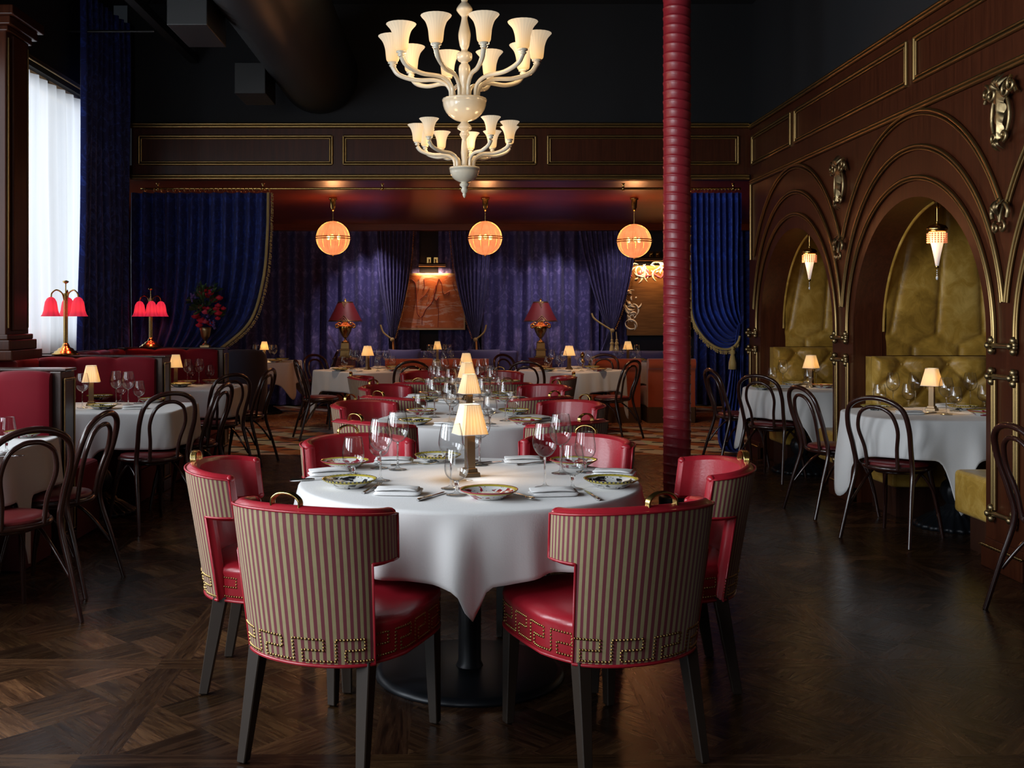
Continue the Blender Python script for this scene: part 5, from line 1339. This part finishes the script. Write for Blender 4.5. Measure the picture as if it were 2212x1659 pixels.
# ------------------------------------------------------------------ curtains
def drape(mb, Lc, Rc, nf, amp, width, nrm=(0, -1, 0), nu=None, nv=36, seed=0, sm=True):
    """cloth between a left and a right edge curve, with nf folds pushed along nrm"""
    rr = random.Random(seed); nn = Vector(nrm); nu = nu or nf * 8; ph = [rr.uniform(-.35, .35) for _ in range(nf + 2)]; am = [rr.uniform(.65, 1.2) for _ in range(nf + 2)]
    lc = catmull(Lc, 8) if sm else Lc; rc = catmull(Rc, 8) if sm else Rc; w0 = (Vector(lc[0]) - Vector(rc[0])).length; P, A = [], []
    for i in range(nu + 1):
        u = i / nu; r, a = [], []; x = u * nf; k = int(min(x, nf - 1)); f = x - k; f = f + ph[k] * .5 * f * (1 - f)
        s_ = sin(2 * pi * f) * lerp(am[k], am[k + 1], f)
        for j in range(nv + 1):
            v = j / nv; l, q = along(lc, v), along(rc, v); w = (l - q).length / w0
            g = amp * min(1, (.3 + .7 * w)) * (1 - .25 * exp(-v * 14)); p = l.lerp(q, u) + nn * (s_ * g + .25 * g * sin(5 * v + k))
            r.append(p); a.append((u * width, p.z + .15 * v * sin(3 * x), 0))
        P.append(r); A.append(a)
    mb.grid(P, attr=A); return lc, rc
def fringe_along(mb, cv, size, step, drop=Vector((0, 0, -1)), rr=random.Random(3)):
    cv = [Vector(p) for p in cv]; acc = 0
    for a, b in zip(cv[:-1], cv[1:]):
        l = (b - a).length
        while acc < l:
            p = a.lerp(b, acc / l); d = (drop + Vector((rr.uniform(-.3, .3), rr.uniform(-.4, .2), rr.uniform(-.2, .2)))).normalized()
            mb.ball(p + d * size * .9, size * rr.uniform(.5, .75), 6); mb.ball(p + d * size * 2.0, size * rr.uniform(.38, .55), 6); acc += step
        acc -= l
def tassel(mb, p, L, r):
    mb.lathe([(0, 0), (r * .45, -.004), (r * .6, -.02), (r * .35, -.035), (r * .75, -.05), (r * .9, -.075), (r * .55, -.09), (r * .7, -.10), (r, -.15), (r * 1.15, -L * .7), (r * 1.25, -L), (0, -L)], 18, tuple(p), flute=lambda th, z: 1 + (.05 * cos(9 * th) if z < -.1 else 0))
YC = 10.90
rod = thing('curtain_rod', 'long brass curtain rod below the wood soffit', 'curtain rod', (0, 0, 0)); mb = MB(); mb.tube([(-3.3, YC, 2.745), (RX - .02, YC, 2.745)], .013, 10); mb.build('rod', M['brass'], rod)
for x in (-3.12, -2.02, -.77, .05, 1.75, 2.9):
    mb = MB(); mb.tube([(x, YC, 2.745), (x, YC, 2.80)], .008, 8); mb.lathe([(.02, 2.80), (.012, 2.79), (.011, 2.77)], 10, (x, YC, 0)); mb.ball((x, YC, 2.745), .022, 10); mb.build('rod_bracket', M['brass'], rod)
mb = MB()
for k in range(26): x = -3.25 + 1.30 * (k / 25) ** .8; mb.tube([(x + .005 * cos(a), YC + .023 * cos(a), 2.735 + .023 * sin(a)) for a in [2 * pi * q / 14 for q in range(14)]], .003, 5, closed=True)
for k in range(15): x = 2.46 + .5 * k / 14; mb.tube([(x + .006 * cos(a), YC + .023 * cos(a), 2.735 + .023 * sin(a)) for a in [2 * pi * q / 14 for q in range(14)]], .003, 5, closed=True)
mb.build('ring_chain', M['brass'], rod)
# drawn curtain beside the windows
c = thing('blue_drape', 'deep blue damask drape with gold fringe, drawn aside behind the flowers', 'curtain', (0, 0, 0)); mb = MB()
Lc = [(-3.4, YC, 2.70), (-3.4, YC, 2.2), (-3.4, YC, 1.7), (-3.4, YC, 1.3), (-3.4, YC + .02, .95)]; Rc = [(-1.945, YC, 2.70), (-1.955, YC, 2.25), (-2.0, YC, 1.78), (-2.14, YC - .02, 1.34), (-2.50, YC - .02, 1.02)]
lc, rc = drape(mb, Lc, Rc, 12, .065, 3.0, nv=44, seed=4); mb.build('drape_cloth', M['blue_dark'], c)
mb = MB(); fringe_along(mb, [p + Vector((.012, -.03, 0)) for p in rc], .014, .018, Vector((.9, 0, -.5))); mb.build('bullion_fringe', M['trim_thread'], c)
mb = MB(); mb.tube([p + Vector((-.012, -.045, 0)) for p in rc], .016, 6, flat=.4); mb.build('braid_trim', M['trim_thread'], c)
mb = MB(); drape(mb, [(-2.95, YC + .03, 1.05), (-3.0, YC + .03, .5), (-3.05, YC + .03, .02)], [(-2.55, YC, 1.05), (-2.60, YC + .02, .5), (-2.62, YC + .02, .02)], 5, .04, 1.2, seed=5); mb.build('drape_tail', M['blue_dark'], c)
# draped curtain at the arched wall
c = thing('blue_drape', 'royal blue damask drape swept to the arched wall with gold tassel fringe', 'curtain', (0, 0, 0)); mb = MB()
Lc = [(2.43, YC, 2.70), (2.43, YC, 2.2), (2.44, YC - .02, 1.75), (2.455, YC - .04, 1.40), (2.55, YC - .08, 1.20), (2.68, YC - .10, 1.085), (2.82, YC - .08, 1.06), (2.92, YC - .06, 1.13), (2.965, YC - .04, 1.27)]
Rc = [(2.985, YC, 2.70), (2.985, YC, 2.4), (2.98, YC, 2.1), (2.98, YC, 1.8), (2.98, YC, 1.6), (2.98, YC, 1.5), (2.98, YC, 1.42), (2.98, YC, 1.37), (2.98, YC, 1.33)]
lc, rc = drape(mb, Lc, Rc, 9, .045, 1.9, nv=60, seed=8); mb.build('drape_cloth', M['blue_damask'], c)
low = lc[14:-4]; mb = MB(); fringe_along(mb, [p + Vector((0, -.035, -.004)) for p in low], .017, .016); mb.build('tassel_fringe', M['trim_thread'], c)
mb = MB(); mb.tube([p + Vector((0, -.04, .008)) for p in low], .013, 6); mb.build('braid_trim', M['trim_thread'], c)
mb = MB(); drape(mb, [(2.93, YC - .06, 1.32), (2.87, YC - .06, 1.0), (2.80, YC - .10, .6), (2.70, YC - .16, .25), (2.72, YC - .22, .05), (2.84, YC - .26, .012)], [(2.985, YC - .03, 1.34), (2.985, YC - .03, 1.0), (2.985, YC - .04, .6), (2.985, YC - .06, .25), (2.99, YC - .1, .05), (2.99, YC - .16, .012)], 5, .045, 1.5, nv=40, seed=9); mb.build('drape_tail', M['blue_damask'], c)
mb = MB(); tassel(mb, (2.86, YC - .13, 1.10), .24, .032); mb.build('tassel', M['trim_thread'], c)
# tall curtain on the window wall
c = thing('window_drape', 'tall dark blue damask drape on the window wall beside the white sheer', 'curtain', (0, 0, 0)); mb = MB(); wx = WX + .14
drape(mb, [(wx - .02, 9.36, 4.35), (wx - .02, 9.34, 3.0), (wx, 9.30, 2.0), (wx, 9.26, 1.10)], [(wx + .04, 10.565, 4.35), (wx + .04, 10.565, 3.0), (wx + .04, 10.565, 2.0), (wx + .04, 10.53, 1.10)], 9, .055, 2.6, (1, 0, 0), seed=12); mb.build('drape_cloth', M['blue_dark'], c)
c = thing('sheer_curtain', 'sunlit white sheer curtain in the window behind the pink lamp', 'curtain', (0, 0, 0)); mb = MB(); wx = WX + .03
drape(mb, [(wx, 7.98, 3.40), (wx, 7.98, 2.2), (wx, 7.98, 1.095)], [(wx, 9.72, 3.40), (wx, 9.72, 2.5), (wx + .01, 9.72, 1.7), (wx + .02, 9.72, 1.095)], 9, .03, 2.4, (1, 0, 0), seed=14, nu=120); mb.build('sheer_cloth', M['sheer'], c)
for a, b, l in ((.1, 2.2, 'white sheer curtain in the window beside the camera'), (2.75, 4.85, 'white sheer curtain in the second window'), (5.4, 7.35, 'white sheer curtain in the window beyond the frame edge')):
    pass
# rear curtain wall: straight drapes and tied swags
def straight(x0, x1, y, nf, seed, lab, mat='violet_damask', z1=2.80, z0=.02, amp=.085):
    c = thing('rear_drape', lab, 'curtain', (0, 0, 0), 0, 'straight rear drapes'); mb = MB(); drape(mb, [(x0, y, z1), (x0, y, 1.4), (x0, y, z0)], [(x1, y, z1), (x1, y, 1.4), (x1, y, z0)], nf, amp, (x1 - x0) * 1.7, seed=seed); mb.build('drape_cloth', M[mat], c); return c
straight(-4.6, -1.06, 16.40, 14, 21, 'violet blue damask drape behind the first globe and urn lamp')
straight(.40, 2.25, 16.40, 8, 22, 'violet blue damask drape behind the urn lamp and middle globe')
straight(-1.02, -.58, 16.53, 3, 23, 'strip of blue damask behind the dripping painting, window side', amp=.035); straight(-.28, .36, 16.53, 4, 24, 'strip of blue damask behind the dripping painting, alcove side', amp=.035)
straight(2.28, 2.72, 16.50, 3, 25, 'strip of blue damask between tied swag and gold painting', amp=.04)
straight(3.75, 4.75, 16.42, 7, 26, 'dark blue drape behind the red column and tasselled swag', 'blue_dark')
def swag(L, R, tie, flare, nf, seed, lab, trim, cord, tass):
    c = thing('tied_swag', lab, 'curtain', (0, 0, 0), 0, 'tied rear swags'); mb = MB(); y = 16.22
    q = lambda s_: [(x, y, z) for x, z in s_]
    lc, rc = drape(mb, q(L), q(R), nf, .05, 1.3, nv=40, seed=seed); drape(mb, q([L[-1], flare[0]]), q([R[-1], flare[1]]), max(4, nf - 2), .04, 1.0, nv=14, seed=seed + 1, sm=False); mb.build('drape_cloth', M['violet_damask'], c)
    mb = MB(); e = lc if trim == 'l' else rc; fringe_along(mb, [p + Vector((0, -.045, 0)) for p in e], .010, .024, Vector(((-1 if trim == 'l' else 1), 0, -.3))); mb.build('bead_fringe', M['trim_amber'], c)
    mb = MB(); mb.tube(catmull([(a, y - .09, b) for a, b in cord], 6), .014, 7); mb.ball((tie[0], y - .1, tie[1]), .034, 10); mb.build('tie_cord', M['trim_thread'], c)
    for k in range(tass):
        mb = MB(); p = Vector((tie[0] + .075 * k - .02, y - .12, tie[1] - .02)); mb.tube([p, p + Vector((.01, 0, -.12))], .009, 6); tassel(mb, p + Vector((.01, 0, -.11)), .34, .036); mb.build('tassel', M['trim_thread'], c)
    if not tass:
        mb = MB(); mb.tube([(tie[0] + .01, y - .1, tie[1]), (tie[0] + .02, y - .1, tie[1] - .22)], .016, 7); mb.build('cord_tail', M['trim_amber'], c)
ZT = 2.80
swag([(-1.25, ZT), (-1.22, 2.3), (-1.17, 1.8), (-1.08, 1.38), (-1.02, 1.06)], [(-.665, ZT), (-.69, 2.4), (-.74, 1.95), (-.84, 1.48), (-.955, 1.06)], (-.985, 1.05), ((-1.12, .5), (-.88, .5)), 9, 31, 'violet damask swag tied back on the window side of the dripping painting', 'r', [(-1.17, 1.28), (-1.12, 1.16), (-.985, 1.05)], 0)
swag([(-.095, ZT), (-.06, 2.4), (.0, 1.95), (.13, 1.45), (.27, 1.05)], [(.56, ZT), (.53, 2.3), (.48, 1.8), (.41, 1.38), (.345, 1.05)], (.30, 1.05), ((.16, .5), (.50, .5)), 9, 33, 'violet damask swag tied back on the other side of the dripping painting', 'l', [(.47, 1.28), (.43, 1.16), (.30, 1.05)], 0)
swag([(1.90, ZT), (1.98, 2.35), (2.10, 1.9), (2.24, 1.5), (2.38, 1.20)], [(2.82, ZT), (2.78, 2.35), (2.70, 1.92), (2.58, 1.5), (2.46, 1.20)], (2.42, 1.19), ((2.12, .5), (2.5, .5)), 11, 35, 'violet damask swag with two gold tassels beside the gold painting', 'r', [(2.10, 1.46), (2.16, 1.36), (2.42, 1.19)], 2)

# ------------------------------------------------------------------ paintings
def paint_mat1():
    t = NT('orange abstract paint'); v = t.coord(); f = t.noise(v, 2.2, 5, .62, .4)
    w = t.noise(t.coord(scale=(1.2, 1, 4.5)), 2.6, 5, .65, .7); k = t.n('ShaderNodeMapRange', interpolation_type='SMOOTHSTEP'); t.l(w, k.inputs[0]); k.inputs[1].default_value = .50; k.inputs[2].default_value = .62
    base = t.ramp(f, [(.3, (.36, .085, .022)), (.7, (.58, .165, .05))]); t.set(Base_Color=t.mix(t.math('MULTIPLY', k.outputs[0], .75), base, (.60, .42, .36)), Roughness=.6); return t.m
p = thing('drip_painting', 'wide orange abstract painting with dark red drips under a picture light', 'painting', (-.385, 16.40, 0))
mb = MB(); mb.box(-.53, .53, -.02, .0, 1.20, 2.09); mb.build('frame', M['canvas_edge'], p, bevel=.004)
mb = MB(); mb.box(-.505, .505, -.026, -.019, 1.228, 2.058); mb.build('canvas', paint_mat1(), p)
M['drip'] = pbr('dark red paint', (.16, .012, .014), .5); M['pale_paint'] = pbr('pale grey paint', (.58, .44, .42), .7)
mb = MB(); R3 = random.Random(9); zz = -.029
def brush(pts, r): mb.tube(catmull([(x, zz, z) for x, z in pts], 5), r, 5, flat=.5)
for pts, r in (([(-.40, 1.93), (-.33, 1.99), (-.26, 1.94), (-.24, 1.80), (-.235, 1.60), (-.22, 1.45), (-.15, 1.40), (-.09, 1.52), (.0, 1.62), (.05, 1.75), (.07, 1.9)], .006), ([(-.15, 1.42), (-.15, 1.28)], .005), ([(.11, 2.0), (.07, 1.85), (.04, 1.72), (.07, 1.66), (.12, 1.72)], .006), ([(.12, 2.0), (.16, 1.92), (.17, 1.80), (.20, 1.76), (.28, 1.80), (.25, 1.73)], .005), ([(.10, 1.68), (.11, 1.45), (.10, 1.24)], .004), ([(-.12, 2.0), (-.11, 1.88), (-.14, 1.82)], .005), ([(.33, 1.95), (.36, 1.84), (.41, 1.80)], .004), ([(-.03, 1.86), (-.09, 1.76), (-.18, 1.68)], .004), ([(-.42, 1.85), (-.41, 1.80)], .005)): brush(pts, r)
for k in range(18): x, z = R3.uniform(-.45, .45), R3.uniform(1.6, 2.0); brush([(x, z), (x + R3.uniform(-.02, .02), z - R3.uniform(.03, .12))], .003)
mb.build('drip_stroke_print', M['drip'], p)
def picture_light(x, y, z, w, lab):
    t = thing('picture_light', lab, 'picture light', (x, y, z), 0, 'picture lights'); mb = MB(); mb.tube([(-w, -.20, .0), (w, -.20, .0)], .032, 12); mb.build('light_tube', M['bronze'], t)
    for sx in (-1, 1):
        mb = MB(); mb.tube(catmull([(sx * .05, 0, .08), (sx * .05, -.1, .09), (sx * .05, -.19, .02)], 5), .008, 6); mb.box(sx * .055 - .032, sx * .055 + .032, -.012, .0, .04, .13); mb.build('wall_bracket', M['brass'], t)
    l = light('picture_spot', (x, y - .235, z - .036), 9 if w < .3 else 9, (1, .55, .24), .05, 'AREA', shape='RECTANGLE', size=w * 2, size_y=.04, spread=radians(110)); l.rotation_euler = (radians(38), 0, 0)
    return t
picture_light(-.375, 16.58, 2.22, .21, 'brass picture light above the dripping painting'); picture_light(3.15, 16.52, 2.31, .34, 'dark picture light above the gold painting')
p = thing('gold_painting', 'gold brown painting with pale and pink tangled shapes, partly behind the column', 'painting', (3.185, 16.40, 0)); mb = MB(); mb.box(-.495, .495, -.02, .05, 1.12, 2.20)
def paint_mat2():
    t = NT('burnished gold ground'); f = t.noise(t.coord(scale=(1, 1, 14)), 3, 4, .6); t.set(Base_Color=t.ramp(f, [(.3, (.17, .075, .022)), (.7, (.30, .14, .045))]), Roughness=.42, Metallic=.4); return t.m
mb.build('canvas', paint_mat2(), p, bevel=.003); mb = MB()
for q in (1.115, 2.205): mb.box(-.50, .50, -.024, .05, q - .006, q + .006)
mb.build('frame', M['bronze'], p); M['cream_paint'] = pbr('cream paint', (.75, .66, .50), .6); M['pink_paint'] = pbr('pink paint', (.55, .06, .12), .6)
R4 = random.Random(21)
def tangle(cx, cz, w, h, n, mat, nm):
    mb = MB()
    for k in range(n):
        x, z = cx + R4.uniform(-w, w), cz + R4.uniform(-h, h); a, r = R4.uniform(0, 6.28), R4.uniform(.03, .13); sg = R4.choice((-1, 1)); sw = R4.uniform(.7, 2.6); pts = []
        for q in range(12): th = a + sg * sw * q / 11; pts.append((x + r * cos(th), -.022 - .0012 * (k % 4), z + r * sin(th)))
        mb.tube(pts, [.002 + .013 * sin(pi * q / 11) for q in range(12)], 5, flat=.14)
    mb.build(nm, M[mat], p)
tangle(-.0, 2.10, .42, .075, 46, 'cream_paint', 'cream_brush_print'); tangle(0, 2.12, .4, .05, 14, 'pink_paint', 'pink_brush_print')
tangle(-.42, 1.50, .05, .26, 26, 'cream_paint', 'pale_figure_print'); tangle(.28, 1.52, .10, .27, 26, 'pink_paint', 'pink_figure_print'); tangle(.38, 1.5, .05, .22, 12, 'cream_paint', 'cream_figure_print')

# ------------------------------------------------------------------ leather wrapped column
c = thing('wrapped_column', 'round column wrapped in oxblood leather bands', 'column', (1.655, 7.80, 0)); c['kind'] = 'thing'; mb = MB(); n = 40; turns = 66; rows = []; H = 4.59
prof = []
for k in range(turns):
    z = H * k / turns; d = H / turns; prof += [(.1035, z), (.1045, z + .004), (.1045, z + .010), (.1010, z + .013), (.1004, z + .022), (.1006, z + d - .010), (.1022, z + d - .003)]
for j in range(n): 
    th = 2 * pi * j / n; rows.append([(r * cos(th), r * sin(th), min(H, max(0, z + (.035 * (.5 - .5 * cos(th - .5)) - .015)))) for r, z in prof])
mb.grid(rows, cu=True); mb.build('leather_band', M['leather_col'], c)
mb = MB(); mb.lathe([(.135, 0), (.135, .05), (.115, .07), (.0, .07)], 32); mb.build('base_ring', M['iron'], c)
# ------------------------------------------------------------------ daylight and render settings
DAY = (.86, .93, 1.0)
def window_light(i, power, size=None, col=DAY, ang=None):
    a, b = WIN[i]; l = light('window_daylight', (WX - .30, (a + b) / 2, (Z0 + Z1) / 2), power, col, kind='AREA', shape='RECTANGLE', size=Z1 - Z0, size_y=b - a); l.rotation_euler = (0, -pi / 2, 0); 
    if ang is not None: l.data.spread = ang
    return l
window_light(0, 250); window_light(1, 205); window_light(2, 50); window_light(3, 62)
# added soft fill light behind the camera; no opening is modelled there
l = light('camera_side_fill', (-2.2, -2.2, 2.3), 55, DAY, kind='AREA', shape='RECTANGLE', size=2.2, size_y=2.2); l.rotation_euler = (radians(80), 0, radians(-35))
# daylight in the rear room behind the soffit, window side
l = light('rear_daylight', (-4.7, 12.2, 1.7), 10, DAY, kind='AREA', shape='RECTANGLE', size=1.4, size_y=2); l.rotation_euler = (0, -pi / 2, 0)
for x, pw in ((-1.35, 80), (1.5, 80), (.62, 22), (2.5, 22)):  # added spots that brighten the rear drapes, without any fixture
    l = light('added_rear_spot', (x, 15.55, 2.80), pw, (1, .86, .88), .03, 'SPOT', spot_size=radians(80), spot_blend=1.0); l.rotation_euler = (radians(26), 0, 0)
for x, y, pw in ((1.95, 11.7, 60), (-1.5, 11.7, 45)):  # added warm spots that lift the mosaic floor; no fittings in the ceiling
    light('added_rear_spot', (x, y, 2.80), pw, (1, .72, .46), .04, 'SPOT', spot_size=radians(100), spot_blend=1.0)
w = bpy.data.worlds.new('world'); S.world = w; w.use_nodes = True
bg = w.node_tree.nodes['Background']; bg.inputs[0].default_value = (.72, .85, 1, 1); bg.inputs[1].default_value = .012
S.view_settings.view_transform = 'Standard'; S.view_settings.look = 'None'; S.view_settings.gamma = 1; S.view_settings.use_curve_mapping = False
S.view_settings.exposure = 0.0
cy = S.cycles
cy.use_denoising = True; cy.max_bounces = 7; cy.diffuse_bounces = 2; cy.glossy_bounces = 2; cy.transmission_bounces = 6; cy.transparent_max_bounces = 24
cy.caustics_reflective = False; cy.caustics_refractive = False; cy.sample_clamp_indirect = 4; cy.sample_clamp_direct = 0; cy.use_light_tree = True
cy.use_adaptive_sampling = True; cy.adaptive_threshold = .03
